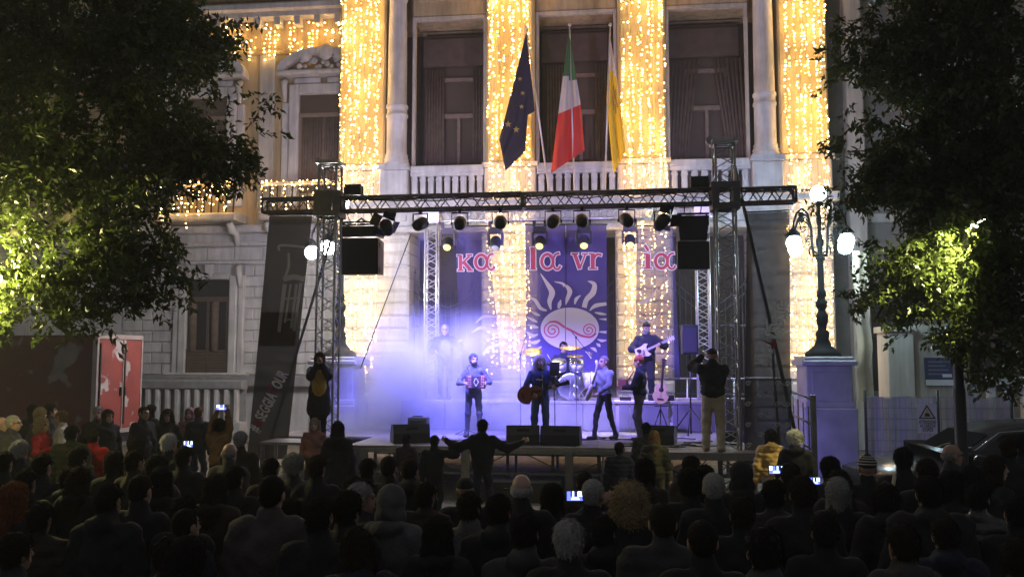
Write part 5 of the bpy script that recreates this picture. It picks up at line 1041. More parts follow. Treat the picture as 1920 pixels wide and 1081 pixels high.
# ================================================================ CROWD
J = dict(bulk=.035, seed=21); JP = dict(bulk=.05, puff=.016, seed=22); HJ = dict(bulk=.045, hood=1, seed=23); W_ = dict(fem=True, bulk=.03, seed=24); WC = dict(fem=True, bulk=.04, coat=.42, hood=1, seed=25); WP = dict(fem=True, bulk=.045, puff=.016, hood=1, seed=26)
PHN = dict(bulk=.035, rh=(-.1, -.34, 1.5), lh=(.1, -.34, 1.5), re=(-1, .2, -.8), le=(1, .2, -.8), seed=27); UP = dict(fem=True, bulk=.035, rh=(-.1, -.12, 1.93), lh=(.1, -.12, 1.93), re=(-1, 0, .1), le=(1, 0, .1), seed=28)
SPR = dict(bulk=.05, hood=1, rh=(-.66, -.12, 1.36), lh=(.66, -.12, 1.36), re=(0, .2, -1), le=(0, .2, -1), seed=29); RA = dict(bulk=.04, rh=(-.25, -.3, 1.5), re=(-1, 0, -.5), seed=30); TALK = dict(fem=True, bulk=.01, rh=(-.12, -.27, 1.2), seed=31)
RD = cm('red top', (.30, .015, .015)); PNK = cm('dusty pink wool', (.22, .10, .09)); OLV = cm('olive padded cloth', (.05, .05, .025)); GLD = cm('gold padded nylon', (.46, .29, .10), .42); CAM = cm('camouflage cloth', (.05, .048, .03)); TAU = cm('taupe overshirt', (.06, .05, .048)); LGR = cm('pale grey wool', (.10, .09, .095)); SHN = mat('shiny black nylon', (.03, .028, .028), .25, bump=.9, bscale=14, var=.3); PUR_ = cm('plum cloth', (.045, .025, .04)); BRW = cm('tan brown padded cloth', (.13, .07, .035)); DGR = cm('dark grey trousers', (.03, .03, .03)); WHC = cm('off white cloth', (.5, .47, .42)); HOODG = cm('grey fleece hood', (.075, .07, .075))
HM = dict(k=H_BLK, b=H_BRN, l=H_LBR, y=H_BLD, g=H_GRY, w=H_WHT, r=H_RED)
NO = [0, 0]
CROWD = [
 (3, 780, 1.72, 100, J, 'fringe', 'g', CHA, 'man at the left edge of the crowd, half cut by the frame'), (25, 777, 1.74, 110, J, 'buzz', 'g', CHA, 'grey balding man turned right at the far left below the dark trailer'),
 (62, 757, 1.78, 200, J, 'short', 'k', BLK, 'dark haired man behind the blond heads before the dark trailer side'), (76, 763, 1.7, 160, W_, 'bob', 'y', CHA, 'fair bobbed head beside the dark haired man before the trailer'), (95, 757, 1.76, 130, J, 'thick', 'b', CHA, 'brown haired person between two fair heads before the trailer'),
 (117, 770, 1.72, -60, J, 'thick', 'l', WHC, 'man in a pale shirt facing left toward the blond woman in red'), (80, 783, 1.62, 95, TALK, 'curly', 'y', RD, 'blond curly woman in a red top lit from the left'), (184, 761, 1.74, 25, J, 'short', 'g', DBR, 'smiling grey haired man facing us with his lit face before the red trailer doors'),
 (203, 767, 1.66, 60, W_, 'bob', 'b', BLK, 'brown haired woman beside the smiling grey haired man'), (270, 761, 1.76, 70, J, 'buzz', 'b', BLK, 'man in a black jacket in profile right of the red trailer doors'), (284, 758, 1.66, 150, W_, 'bob', 'k', BLK, 'dark haired head close behind the man in profile by the trailer'),
 (314, 767, 1.66, 35, W_, 'wavy', 'b', DBR, 'long brown haired woman facing us before the stone balustrade'), (356, 764, 1.62, 20, W_, None, 'b', PNK, 'woman in a knitted hood and pink coat facing us before the balustrade'), (373, 762, 1.7, 170, J, 'buzz', 'l', CHA, 'head just behind the woman in the knitted hood'),
 (412, 786, 1.6, 180, UP, 'afro', 'k', BRW, 'curly dark haired person in tan with both arms raised filming'), (318, 811, 1.74, 170, J, 'short', 'w', BLK, 'white haired man filming with a lit phone at the left'), (451, 807, 1.68, 185, J, 'short', 'g', DBR, 'grey haired man just left of the charcoal banner'),
 (431, 828, 1.68, 170, J, 'fringe', 'g', CHA, 'bald man below the grey haired man by the charcoal banner'), (38, 823, 1.74, 190, J, 'short', 'g', BLK, 'grey short haired man in a black jacket at the left'), (135, 796, 1.7, 190, JP, 'short', 'k', OLV, 'dark haired person in an olive padded jacket behind the woman in red'),
 (176, 804, 1.6, 185, J, 'short', 'b', RD, 'short person in a dark red jacket below the smiling man'), (148, 838, 1.66, 170, J, 'thick', 'k', BLK, 'dark haired man with turned shoulder at left behind the long coat woman'), (254, 843, 1.7, 160, J, 'short', 'b', DBR, 'brown short haired man turned slightly left of the lit phone'),
 (257, 820, 1.62, 180, W_, 'long', 'b', BLK, 'long dark haired woman between the white haired man and the trailer'), (295, 853, 1.68, 175, J, 'thick', 'k', CHA, 'dark haired man directly below the white haired man with the phone'), (28, 905, 1.66, 170, W_, 'wavy', 'r', BLK, 'auburn wavy haired woman in the left foreground'),
 (150, 875, 1.66, 180, WC, 'long', 'b', cm('black long coat', (.008, .008, .009)), 'woman with long hair in a black long coat at the left foreground'), (264, 888, 1.74, 175, J, 'buzz', 'b', BLK, 'man with cropped hair in black between the long coat woman and another'), (303, 875, 1.7, 178, WC, 'long', 'k', BLK, 'dark long haired woman in black beside the cropped man'),
 (406, 888, 1.66, 176, WC, 'long', 'b', DBR, 'long haired woman in a brown coat left of the man in the overshirt'), (50, 878, 1.66, 185, J, 'short', 'b', BLK, 'dark person behind the auburn woman at the left'), (8, 845, 1.7, 185, J, 'short', 'k', BLK, 'dark figure at the left frame edge above the auburn woman'), (440, 872, 1.66, 180, J, 'short', 'k', BLK, 'dark haired man behind the overshirt man to the left'), (345, 835, 1.7, 185, J, 'short', 'k', BLK, 'black jacketed man under the lit phone on the left'),
 (590, 783, 1.55, 10, W_, 'long', 'y', PNK, 'blond woman in a pink top facing us in front of the stage corner'), (634, 789, 1.66, 185, WC, 'long', 'k', BLK, 'black long haired woman facing the stage next to the blond woman in pink'), (762, 813, 1.32, 180, W_, 'short', 'b', PUR_, 'child in a plum jacket in front of the left monitor'),
 (815, 815, 1.4, 170, RA, 'short', 'k', BLK, 'dark figure leaning at the stage edge left of the spread arms'), (905, 785, 1.66, 180, SPR, 'short', 'k', BLK, 'person in silhouette with both arms spread wide before the stage'), (551, 852, 1.62, 180, J, 'afro', 'g', CHA, 'curly grey haired person below the stage corner'),
 (508, 858, 1.64, 180, J, 'short', 'k', BLK, 'dark haired man just ahead of the overshirt man'), (510, 889, 1.84, 182, dict(bulk=.06, seed=40), 'buzz', 'k', TAU, 'tall man with cropped hair in a taupe overshirt in the foreground'), (595, 852, 1.7, 178, J, 'short', 'b', BLK, 'brown haired man left of the black gap before the stage'),
 (677, 903, 1.7, 120, J, 'short', 'g', CHA, 'grey haired man in profile turned right in the left centre foreground'), (652, 920, 1.72, 160, J, 'thick', 'k', BLK, 'dark thick haired young man in black next to the grey profile man'), (735, 909, 1.68, 180, WC, None, 'b', LGR, 'woman in a grey fleece hood and pale grey coat from behind'), (729, 853, 1.68, 180, J, 'buzz', 'b', BLK, 'cropped man left of the bald head below the left monitor'),
 (768, 858, 1.66, 185, HJ, 'buzz', 'b', BLK, 'round dark head right beside the cropped man below the left monitor'), (821, 967, 1.62, 178, WC, 'long', 'k', BLK, 'long black haired woman low in the centre foreground'), (880, 920, 1.66, 178, W_, 'short', 'b', LGR, 'short haired person in a pale top in the centre'), (978, 885, 1.74, 180, J, 'fringe', 'w', BLK, 'white fringed balding man in the centre of the crowd'),
 (872, 893, 1.6, 185, J, 'cap', 'k', BLK, 'small dark figure in front of the pale topped person'), (984, 960, 1.7, 178, HJ, 'short', 'k', CHA, 'dark haired man in a hooded jacket in the low centre foreground'), (1067, 971, 1.7, 182, J, 'short', 'g', BLK, 'grey haired man at the very bottom centre'), (1112, 896, 1.72, 160, PHN, 'buzz', 'g', BLK, 'bald man holding up a lit phone at the centre'),
 (1182, 907, 1.68, 178, W_, 'curly', 'y', BLK, 'woman with a big blond curly mane in the centre right'), (1242, 940, 1.76, 182, JP, 'buzz', 'b', CHA, 'cropped man in a dark padded jacket right of the curly mane'), (1161, 828, 1.38, 180, JP, 'short', 'k', NVY, 'boy in a dark padded jacket at the stage edge'), (1227, 806, 1.5, 180, WP, 'long', 'l', CAM, 'girl with long fair hair in a camouflage jacket at the stage edge'),
 (1211, 791, 1.55, 190, J, 'short', 'k', BLK, 'dark figure leaning beside the girl in camouflage'), (1293, 877, 1.74, 175, J, 'thick', 'k', BLK, 'thick dark haired man below the right tower'), (1338, 884, 1.76, 180, J, 'buzz', 'g', BLK, 'broad bald man right of the thick dark haired man'), (1389, 866, 1.7, 180, HJ, None, 'k', BLK, 'hooded figure in black under the man in beige trousers'),
 (1450, 897, 1.72, 172, JP, 'short', 'k', CHA, 'dark haired man in a padded jacket below the lit phone at right'), (1503, 890, 1.72, 182, J, 'short', 'b', BLK, 'man in black between two lit phones'), (1317, 972, 1.64, 178, J, 'buzz', 'k', BLK, 'cropped man low at the bottom right of centre'), (1431, 985, 1.7, 184, HJ, 'short', 'k', CHA, 'man in a cap and hooded jacket at the very bottom right'),
 (1445, 804, 1.55, 178, WP, 'bob', 'b', GLD, 'girl in a gold padded jacket before the swirl banner'), (1490, 807, 1.62, 182, WC, 'afro', 'w', BLK, 'curly white haired woman in a black coat beside the gold jacket'), (1556, 856, 1.66, 165, J, 'thick', 'k', CHA, 'dark haired man below the lamp pedestal'), (1571, 894, 1.66, 175, W_, 'bob', 'g', BLK, 'grey bobbed woman in black below the lamp pedestal'),
 (1481, 869, 1.6, 175, PHN, 'thick', 'b', BLK, 'person filming with the brightest lit phone near the gold jacket'), (1626, 853, 1.7, 170, J, None, 'k', BLK, 'person in a black and white striped beanie at right'), (1693, 837, 1.76, 172, J, 'short', 'k', BLK, 'dark haired man with a cream tote bag on his shoulder'), (1737, 858, 1.76, 178, HJ, 'short', 'b', BLK, 'broad man in a black hooded jacket right of the tote bag'),
 (1783, 830, 1.74, 100, J, 'fringe', 'g', CHA, 'old balding man in profile beside the dark lamp post'), (1785, 881, 1.66, 120, W_, 'bob', 'k', BLK, 'dark bobbed woman in profile under the old man'), (1865, 853, 1.7, 100, W_, 'long', 'b', BLK, 'long haired woman in profile before the black car'), (1890, 819, 1.78, 160, J, 'short', 'b', BLK, 'short haired man far right before the car window'),
 (1915, 812, 1.76, 190, J, 'short', 'k', BLK, 'man cut off by the right frame edge'), (1832, 905, 1.64, 150, JP, 'short', 'k', SHN, 'person in a shiny crinkled black jacket at the lower right'), (1740, 890, 1.8, 178, dict(bulk=.08, hood=1, coat=.35, seed=41), 'short', 'k', BLK, 'very broad figure in a black coat in the right foreground'), (1905, 930, 1.66, 178, J, 'short', 'k', BLK, 'dark figure in the lower right corner'),
 (345, 930, 1.62, 178, J, 'short', 'k', BLK, 'dark figure in the lower left between coats'), (205, 905, 1.64, 182, HJ, 'short', 'b', BLK, 'hooded jacket figure in the lower left foreground'), (600, 930, 1.62, 182, J, 'short', 'k', BLK, 'dark figure beside the overshirt man on his right'), (1130, 965, 1.6, 176, HJ, 'short', 'k', BLK, 'dark hooded jacket figure right of the grey head at the bottom'),
 (1545, 960, 1.66, 178, J, 'short', 'k', BLK, 'dark figure under the grey bobbed woman'), (1390, 930, 1.68, 182, J, 'short', 'b', BLK, 'dark figure behind the capped man at bottom right'), (80, 850, 1.7, 178, J, 'short', 'k', BLK, 'dark figure left of the long coat woman'), (215, 845, 1.66, 184, W_, 'bob', 'k', BLK, 'dark bobbed woman behind the cropped man at left'),
 (1660, 905, 1.66, 176, WC, 'bob', 'k', BLK, 'dark bobbed figure under the striped beanie'), (1820, 870, 1.62, 180, J, 'short', 'k', BLK, 'dark figure between the post and the profile woman'), (690, 858, 1.6, 180, J, 'short', 'k', BLK, 'short dark figure below the stage left corner'), (1035, 905, 1.6, 184, W_, 'bob', 'k', BLK, 'dark bobbed woman just left of the central lit phone'), (935, 925, 1.66, 178, HJ, 'short', 'k', BLK, 'dark figure between the pale top and the hooded jacket'),
]
PLACED = []
CP = {}
for px, py, h, face, body, hk, hc, top, lb in CROWD:
    q = atZ(px, py, h)
    ym = 15.7 if px > 470 else 17.6
    if q[1] > ym: q = atY(px, py, ym-random.uniform(0, .5)); h = float(q[2])
    x, y = float(q[0]), float(q[1])
    for _ in range(12):   # keep shoulders apart
        hit = [p for p in PLACED if (p[0]-x)**2+((p[1]-y)*1.25)**2 < .2]
        if not hit: break
        y2 = y-.12 if y > hit[0][1]-.01 and False else y-.13; nq = atY(px, py, y2); x, y, h = float(nq[0]), float(y2), min(1.9, max(h-.35, float(nq[2])))
    PLACED.append((x, y)); CP[lb] = (x, y, h)
    kw = {}
    if lb.startswith('woman in a knitted hood'): kw = dict(hat='hood', hatm=cm('mauve knit', (.16, .09, .08)))
    if lb.startswith('woman in a grey fleece'): kw = dict(hat='hood', hatm=HOODG)
    if lb.startswith('hooded figure'): kw = dict(hat='hood', hatm=BLK)
    if lb.startswith('man in a cap'): kw = dict(hat='cap', hatm=CHA)
    if hk == 'cap': hk = None; kw = dict(hat='cap', hatm=BLK)
    if 'striped beanie' in lb: kw = dict(hat='beanie', hatm=mat('striped wool', (.02, .02, .02), .9))
    if lb.startswith('grey balding') or lb.startswith('old balding'): kw = dict(extra=glasses(BLKMET))
    legs = WHC if 'gold' in lb else (CAM if 'camouflage' in lb else random.choice([BLK, DGR, NVY, cm('dark denim', (.02, .025, .045))]))
    o = person(TR(x, y, 0, R(face+random.uniform(-4, 4))), body, lb, hk, HM[hc], top, legs, random.choice([SKIN, SKIN2]), s=h/1.765, shirt=top, **kw)
g_ = random.Random(5); nfill = 0; USED = set()
for _ in range(900):
    px, h = g_.uniform(5, 1915), g_.uniform(1.56, 1.7); py = g_.choice([g_.uniform(850, 930), g_.uniform(880, 1010)]); q = atZ(px, py, h); x, y = float(q[0]), float(q[1])
    if y > 12.5 or any((p[0]-x)**2+((p[1]-y)*1.1)**2 < .26 for p in PLACED): continue
    PLACED.append((x, y)); nfill += 1
    cand = []
    for lb_, (x2, y2, h2) in CP.items():   # say who this onlooker stands next to
        dx, dy = x-x2*y/y2, y-y2; rel = ('left of' if dx < 0 else 'right of') if abs(dx) > abs(dy)*.8 else ('behind' if dy < 0 else 'in front of')
        t_ = 'dark onlooker %s the %s' % (rel, lb_)
        if len(t_.split()) <= 16 and t_ not in USED: cand.append((math.hypot(x-x2, dy), t_))
    lbl = min(cand)[1]; USED.add(lbl)
    person(TR(x, y, 0, R(180+g_.uniform(-25, 25))), g_.choice([J, HJ, JP, W_, WC]), lbl, g_.choice(['short', 'thick', 'bob', 'long', 'buzz']), g_.choice([H_BLK, H_BRN]), g_.choice([BLK, CHA, NVY, DBR]), BLK, SKIN2, s=h/1.765, group='dark onlookers filling the crowd')
    if nfill > 19: break
# stripes of the beanie: bands round the crown
for o in list(SC.objects):
    if o.name.startswith('person') and o.get('label', '').startswith('person in a black and white striped'):
        b = MB(); b.T = WM[o] @ Matrix.Translation((0, -.012, HEADC))
        for z, r_ in ((.05, .098), (.078, .094), (.104, .08), (.124, .06)):
            b.tube([(r_*.9*math.cos(a), .014+r_*1.08*math.sin(a), z+.12*r_*math.sin(a)*.5) for a in np.linspace(0, 2*math.pi, 21)], .006, 5, False)
        b.build('beanie_stripes', WHC, o)
# phones with lit screens, held up by people in the crowd
SCRW = mat('lit phone screen', (.1, .1, .1), .2, emit=(.55, .75, 1.0), es=1.5); SCRB = mat('blue stage on screen', (.05, .05, .1), .2, emit=(.12, .16, .9), es=1.0); SCRD = mat('dark part of screen', (.01, .01, .02), .2, emit=(.03, .03, .12), es=.5)
def phone(px, py, D, wpx, hpx, label, rz=0):
    q = atD(px, py, D); w_, h_ = wpx/FPX*D/2, hpx/FPX*D/2; M = TR(*q, R(6)+rz); t = thing('phone', label, 'phone', M=M, group='lit phones above the crowd')
    b = MB(); b.T = M; b.bbox(-w_-.006, w_+.006, -.001, .008, -h_-.004, h_+.004, .001); b.build('case', BLKPL, t)
    b = MB(); b.T = M; b.m = []; n = 9
    for i in range(n):
        b.cur = [2, 0, 0, 1, 0, 2, 0, 1, 2][(i*5+int(px)) % 9]; a, c_ = -w_+2*w_*i/n, -w_+2*w_*(i+1)/n; b.add([(a, -.0025, -h_*.1), (c_, -.0025, -h_*.1), (c_, -.0025, h_), (a, -.0025, h_)], [(0, 1, 2, 3)])
    b.cur = 1; b.add([(-w_, -.0025, -h_), (w_, -.0025, -h_), (w_, -.0025, -h_*.1), (-w_, -.0025, -h_*.1)], [(0, 1, 2, 3)]); b.cur = 0; b.add([(-w_*.5, -.003, -h_*.8), (w_*.6, -.003, -h_*.8), (w_*.4, -.003, -h_*.25), (-w_*.3, -.003, -h_*.25)], [(0, 1, 2, 3)])
    b.build('screen', [SCRW, SCRB, SCRD], t)
def ph(lb, px, py, wpx, hpx, label, fwd=.33): x, y, h = CP[lb]; phone(px, py, (y+fwd*.8)/1.0, wpx, hpx, label)
ph('bald man holding up a lit phone at the centre', 1078, 929, 30, 17, 'lit phone of the bald man showing the stage, in the crowd centre')
ph('person filming with the brightest lit phone near the gold jacket', 1455, 880, 25, 14, 'brightest lit phone just below the gold jacket girl')
ph('man in black between two lit phones', 1528, 901, 18, 12, 'small lit phone below the lamp pedestal')
ph('white haired man filming with a lit phone at the left', 353, 832, 16, 11, 'lit phone beside the white haired man at the left')
ph('curly dark haired person in tan with both arms raised filming', 415, 763, 18, 9, 'phone held overhead by the curly haired person in tan', .1)
# tote bag
x, y, h = CP['dark haired man with a cream tote bag on his shoulder']; TOTE = cm('cream canvas', (.5, .44, .28))
bx = x-.2; t = thing('tote_bag', 'cream canvas tote bag hanging from the dark haired man at right', 'bag', (bx, y-.12, .85)); b = MB()
b.add([(bx-.17, y-.2, .80), (bx+.15, y-.24, .78), (bx+.16, y-.04, .80), (bx-.16, y-.02, .82), (bx-.12, y-.15, 1.15), (bx+.1, y-.17, 1.17), (bx+.1, y-.1, 1.17), (bx-.12, y-.09, 1.15)], [(0, 3, 2, 1), (4, 5, 6, 7), (0, 1, 5, 4), (1, 2, 6, 5), (2, 3, 7, 6), (3, 0, 4, 7)]); b.build('pouch', TOTE, t)
b = MB(); b.tube([(bx-.06, y-.13, 1.14), (bx+.04, y-.16, 1.4), (bx+.09, y-.06, h-.29), (bx+.06, y+.05, 1.4), (bx+.06, y-.1, 1.14)], .02, 5); b.build('strap', TOTE, t)
# ================================================================ TREES
LEAF = mat('dark glossy leaf', (.062, .086, .02), .38, var=.5, vscale=2.2, trans=.42)
BARK = mat('dark bark', (.04, .033, .026), .9, var=.3, bump=.6, bscale=18)
def foliage(blobs, n, size, seed):
    """blobs: (centre, radii). Leaves hang in clumps on twigs spread over each blob's shell and inside."""
    g = np.random.default_rng(seed); vol = np.array([np.prod(b[1])**.67 for b in blobs]); cnt = (n*vol/vol.sum()/22).astype(int)+1; C_ = []
    for (c, r), k in zip(blobs, cnt):
        d = g.normal(size=(k, 3)); d /= np.linalg.norm(d, axis=1)[:, None]; rad = g.random(k)**.45*(1+.18*np.sin(d[:, 0]*7+seed)*np.sin(d[:, 2]*6)); C_.append(np.asarray(c)+d*np.asarray(r)*rad[:, None])
    C_ = np.concatenate(C_); nz = np.sin(C_[:, 0]*3.1+seed)+np.sin(C_[:, 1]*2.7)+np.sin(C_[:, 2]*3.6+1); C_ = C_[nz > -1.25+g.normal(size=len(C_))*.2]
    m = 22; tw = g.normal(size=(len(C_), 3)); tw[:, 2] -= .5; tw /= np.linalg.norm(tw, axis=1)[:, None]
    u = np.linspace(0, 1, m)[None, :, None]; L = .34*g.uniform(.6, 1.3, len(C_))[:, None, None]
    P = C_[:, None]+tw[:, None]*u*L+g.normal(size=(len(C_), m, 3))*.028; P = P.reshape(-1, 3); T = np.repeat(tw, m, 0)
    k = len(P); ax = T*.5+g.normal(size=(k, 3))*.75; ax[:, 2] -= .25; ax /= np.linalg.norm(ax, axis=1)[:, None]; up = g.normal(size=(k, 3)); up[:, 2] += .9; sd = np.cross(ax, up); sd /= np.linalg.norm(sd, axis=1)[:, None]; nn = np.cross(sd, ax)
    s = size*g.uniform(.6, 1.25, k)[:, None]
    V = np.stack([P, P+ax*s*.5+sd*s*.2+nn*s*.06, P+ax*s-nn*s*.08, P+ax*s*.5-sd*s*.2+nn*s*.06], 1).reshape(-1, 3)
    F = np.arange(4*k).reshape(-1, 4); return V, F
def tree(label, base, blobs, n, size, seed, limbs, kinds):
    t = thing('broadleaf_tree', label, 'tree', base)
    b = MB(); top = limbs[0][0]; b.tube([base, (base[0]+.05, base[1], base[2]+1.2), tuple(top)], [.22, .17, .13], 10); tr = b.build('trunk', BARK, t)
    for P in limbs: MB().tube(P, [.1-.085*i/(len(P)-1) for i in range(len(P))], 7).build('limb', BARK, t)
    V, F = foliage(blobs, n, size, seed); o = np.array(base, float); b_ = bpy.data.objects.new('crown', mesh_np('crown', V-o, F, [LEAF])); reg(b_, WM[t].copy(), t); b_['kind'] = 'stuff'
def blob(px, py, D, rpx, dz=1., dpt=1.): r = rpx/FPX*D; return (atD(px, py, D), (r, r*dpt, r*dz))
LB = [blob(60, 60, 12, 190, .9), blob(230, 50, 12, 190, .8), blob(350, 60, 12.4, 105, .9), blob(390, 90, 12.6, 55), blob(90, 230, 11.6, 190), blob(260, 220, 11.6, 170), blob(370, 235, 12, 112, 1.1), blob(425, 300, 12, 70, .8), blob(400, 170, 12.2, 60), blob(310, 150, 11.8, 110), blob(330, 420, 11.6, 70), blob(330, 330, 11.6, 95),
      blob(60, 420, 11.4, 150, .9), blob(200, 400, 11.4, 150, .9), blob(300, 450, 11.6, 85, .8), blob(200, 500, 11.2, 105, .7), blob(60, 540, 11.2, 90, .6), blob(260, 545, 11.4, 60, .7), blob(150, 590, 11.2, 70, .5), blob(15, 600, 11.2, 55, .4), blob(455, 290, 12, 28, .8), blob(345, 520, 11.6, 30, .7), blob(-120, 200, 12, 240), blob(150, -120, 12.5, 260, .8)]
q = atD(-60, 600, 12); base = (float(q[0]), float(q[1]), 0.)
lm = lambda pts: [tuple(atD(*p)) for p in pts]
tree('large dense dark leaved tree filling the upper left, low boughs lit green', base, LB, 88000, .118, 3, [lm([(-60, 560, 12), (40, 480, 11.9), (160, 380, 11.8), (300, 260, 12), (420, 270, 12)]), lm([(-60, 560, 12), (20, 380, 12), (100, 200, 12), (230, 60, 12)]), lm([(-40, 540, 11.9), (80, 530, 11.4), (180, 500, 11.3), (260, 540, 11.4)]), lm([(0, 440, 12), (60, 430, 11.3), (110, 470, 11.2)])], 0)
RB = [blob(1720, 40, 12.6, 150), blob(1850, 60, 12.2, 170), blob(1660, 120, 12.8, 80, 1.2), blob(1640, 240, 12.8, 66, 1.3), blob(1730, 230, 12.4, 140), blob(1860, 260, 12, 170), blob(1630, 370, 12.8, 55, 1.1), blob(1720, 400, 12.5, 95), blob(1850, 440, 12, 150), blob(1690, 520, 12.4, 70, .7), blob(1650, 450, 12.6, 45), blob(1700, 320, 12.5, 85), blob(1680, 440, 12.5, 62), blob(1735, 520, 12.3, 75, .8), blob(1755, 470, 12.2, 55), blob(1800, 350, 12.2, 110), blob(1655, 320, 12.8, 50), blob(1870, 590, 12, 110, .8), blob(1780, 560, 12.1, 55, .9), blob(1800, 640, 12.1, 40, .6), blob(1890, 690, 12, 60, .5), blob(1700, 590, 12.3, 42, .5), blob(1560, 375, 13.6, 26, .5), blob(1612, 560, 12.9, 22, 1.4), blob(2050, 350, 12, 240), blob(1840, -130, 12.5, 250, .8), blob(1608, 60, 13, 22, 1.6), blob(1612, 180, 13, 24, 1.5)]
q = atD(1990, 700, 12.4); base = (float(q[0]), float(q[1]), 0.)
tree('large dense dark leaved tree on the right, floodlit patch of yellow green leaves', base, RB, 100000, .118, 11, [lm([(1990, 560, 12.4), (1900, 480, 12.2), (1780, 420, 12.4), (1660, 330, 12.8), (1625, 240, 12.9)]), lm([(1990, 560, 12.4), (1930, 350, 12.2), (1860, 180, 12.2), (1740, 60, 12.5)]), lm([(1980, 600, 12.4), (1860, 560, 12.1), (1760, 540, 12.2), (1690, 520, 12.4), (1640, 600, 12.7)]), lm([(1900, 480, 12.2), (1800, 560, 12.1), (1790, 650, 12.1)])], 0)
# floodlight post under the right tree, and the lantern inside the left tree
q = atD(1797, 700, 12.35); lx, ly = float(q[0]), float(q[1]); lz = float(atD(1783, 428, 12.3)[2])
t = thing('floodlight_post', 'slim dark post rising into the right tree with a small floodlight', 'lamp post', (lx, ly, 0)); MB().lathe([(.12, 0), (.12, .5), (.085, .55), (.085, 2.2), (.07, 2.25), (.07, lz)], (lx, ly, 0), 12).build('post', IRON, t)
MB().bar((lx, ly, lz-.1), (lx-.08, ly-1.1, lz+.02), .02, 6).build('arm', IRON, t); MB().cbox((lx-.1, ly-1.15, lz), (.22, .16, .12), Matrix.Rotation(R(-25), 3, 'Y')).build('lamp_head', IRON, t); MB().cbox((lx-.13, ly-1.17, lz-.065), (.16, .12, .012), Matrix.Rotation(R(-25), 3, 'Y')).build('lamp_glass', mat('floodlight glass', (1, 1, .8), .3, emit=(1, .95, .75), es=12), t)
lamp('SPOT', 'floodlight_lamp', (lx-.16, ly-1.2, lz-.1), 1150, (1, .92, .42), .05, (lx-.75, ly-.1, lz-1.05), 84, .6, t)
q = atD(-16, 520, 11.2); t = thing('park_lantern', 'lantern on a dark post in the left tree just at the frame edge', 'lamp post', (q[0], q[1], 0)); MB().lathe([(.1, 0), (.08, .6), (.05, 1.), (.05, q[2]-.2)], (q[0], q[1], 0), 10).build('post', IRON, t); MB().sphere(q, .16, 12, 9).build('globe', mat('lantern globe', (1, 1, .8), .3, emit=(1, .9, .5), es=8), t)
lamp('POINT', 'lantern_lamp', (q[0]+.02, q[1]-.3, q[2]+.05), 430, (1, .88, .33), .1, parent=t)
# ================================================================ TRAILER
a = atD(182, 640, 19); c_ = atD(267, 650, 20.6); o2 = np.array([a[0], a[1]]); e = np.array([c_[0], c_[1]])-o2; Wt = np.linalg.norm(e); e /= Wt; nrm = np.array([e[1], -e[0]]); Lt = 8.; zt = 3.2; zb_ = .95
side = np.array([-e[1], e[0]]); side = side if side[0] < 0 else -side
def P2(u_, v_, z): p = o2+e*u_+side*v_; return (p[0], p[1], z)
def tbox(b, u0, u1, v0, v1, z0, z1): return b.add([P2(u0, v0, z0), P2(u1, v0, z0), P2(u1, v1, z0), P2(u0, v1, z0), P2(u0, v0, z1), P2(u1, v0, z1), P2(u1, v1, z1), P2(u0, v1, z1)], [(0, 3, 2, 1), (4, 5, 6, 7), (0, 1, 5, 4), (1, 2, 6, 5), (2, 3, 7, 6), (3, 0, 4, 7)])
TRR = mat('worn red trailer paint', (.27, .04, .033), .6, var=.3, vscale=2, col2=(.5, .45, .44), cscale=1.7, cth=.565, csoft=.015); TRS = mat('shaded dark red trailer side', (.10, .022, .02), .6, var=.25, col2=(.2, .17, .17), cscale=.8, cth=.57, csoft=.02); TRF = mat('trailer white edging', (.36, .3, .28), .5, var=.2)  # the side's shade is put into a darker copy of the red
t = thing('trailer', 'old red box trailer with peeling white patches and two rear doors', 'trailer', (o2[0], o2[1], 0)); tbox(MB(), .03, Wt-.03, .05, Lt, zb_, zt-.02).build('box_body', TRS, t)
for u0, u1 in ((.07, Wt*.55), (Wt*.57, Wt-.06)):
    d = tbox(MB(), u0, u1, -.01, .045, zb_+.12, zt-.12).build('door', TRR, t)
    h_ = MB(); tbox(h_, u1-.08 if u0 < .2 else u0+.03, u1-.03 if u0 < .2 else u0+.08, -.05, -.012, 1.8, 2.0); tbox(h_, u0+.02, u0+.06, -.04, -.012, zb_+.2, zt-.2); h_.build('handle', BLKMET, d)
f = MB(); tbox(f, 0, .06, -.02, .1, zb_, zt); tbox(f, Wt-.05, Wt, -.02, .1, zb_, zt); tbox(f, .06, Wt-.05, -.02, .1, zt-.1, zt); tbox(f, .06, Wt-.05, -.02, .1, zb_, zb_+.1); tbox(f, Wt*.552, Wt*.568, -.03, .0, zb_+.1, zt-.1); f.build('door_frame', TRF, t)
for v_ in (1.6, 2.9, 6.6):
    for u_ in (.15, Wt-.15):
        b = MB(); p = P2(u_, v_, .48); b.lathe([(.2, -.13), (.46, -.13), (.48, -.08), (.48, .08), (.46, .13), (.2, .13)], p, 18, Matrix.Rotation(math.atan2(e[1], e[0]), 4, 'Z') @ Matrix.Rotation(R(90), 4, 'Y')); b.build('wheel', BLKPL, t)
tbox(MB(), .2, Wt-.2, .1, Lt-.2, .72, .94).build('chassis', IRON, t)
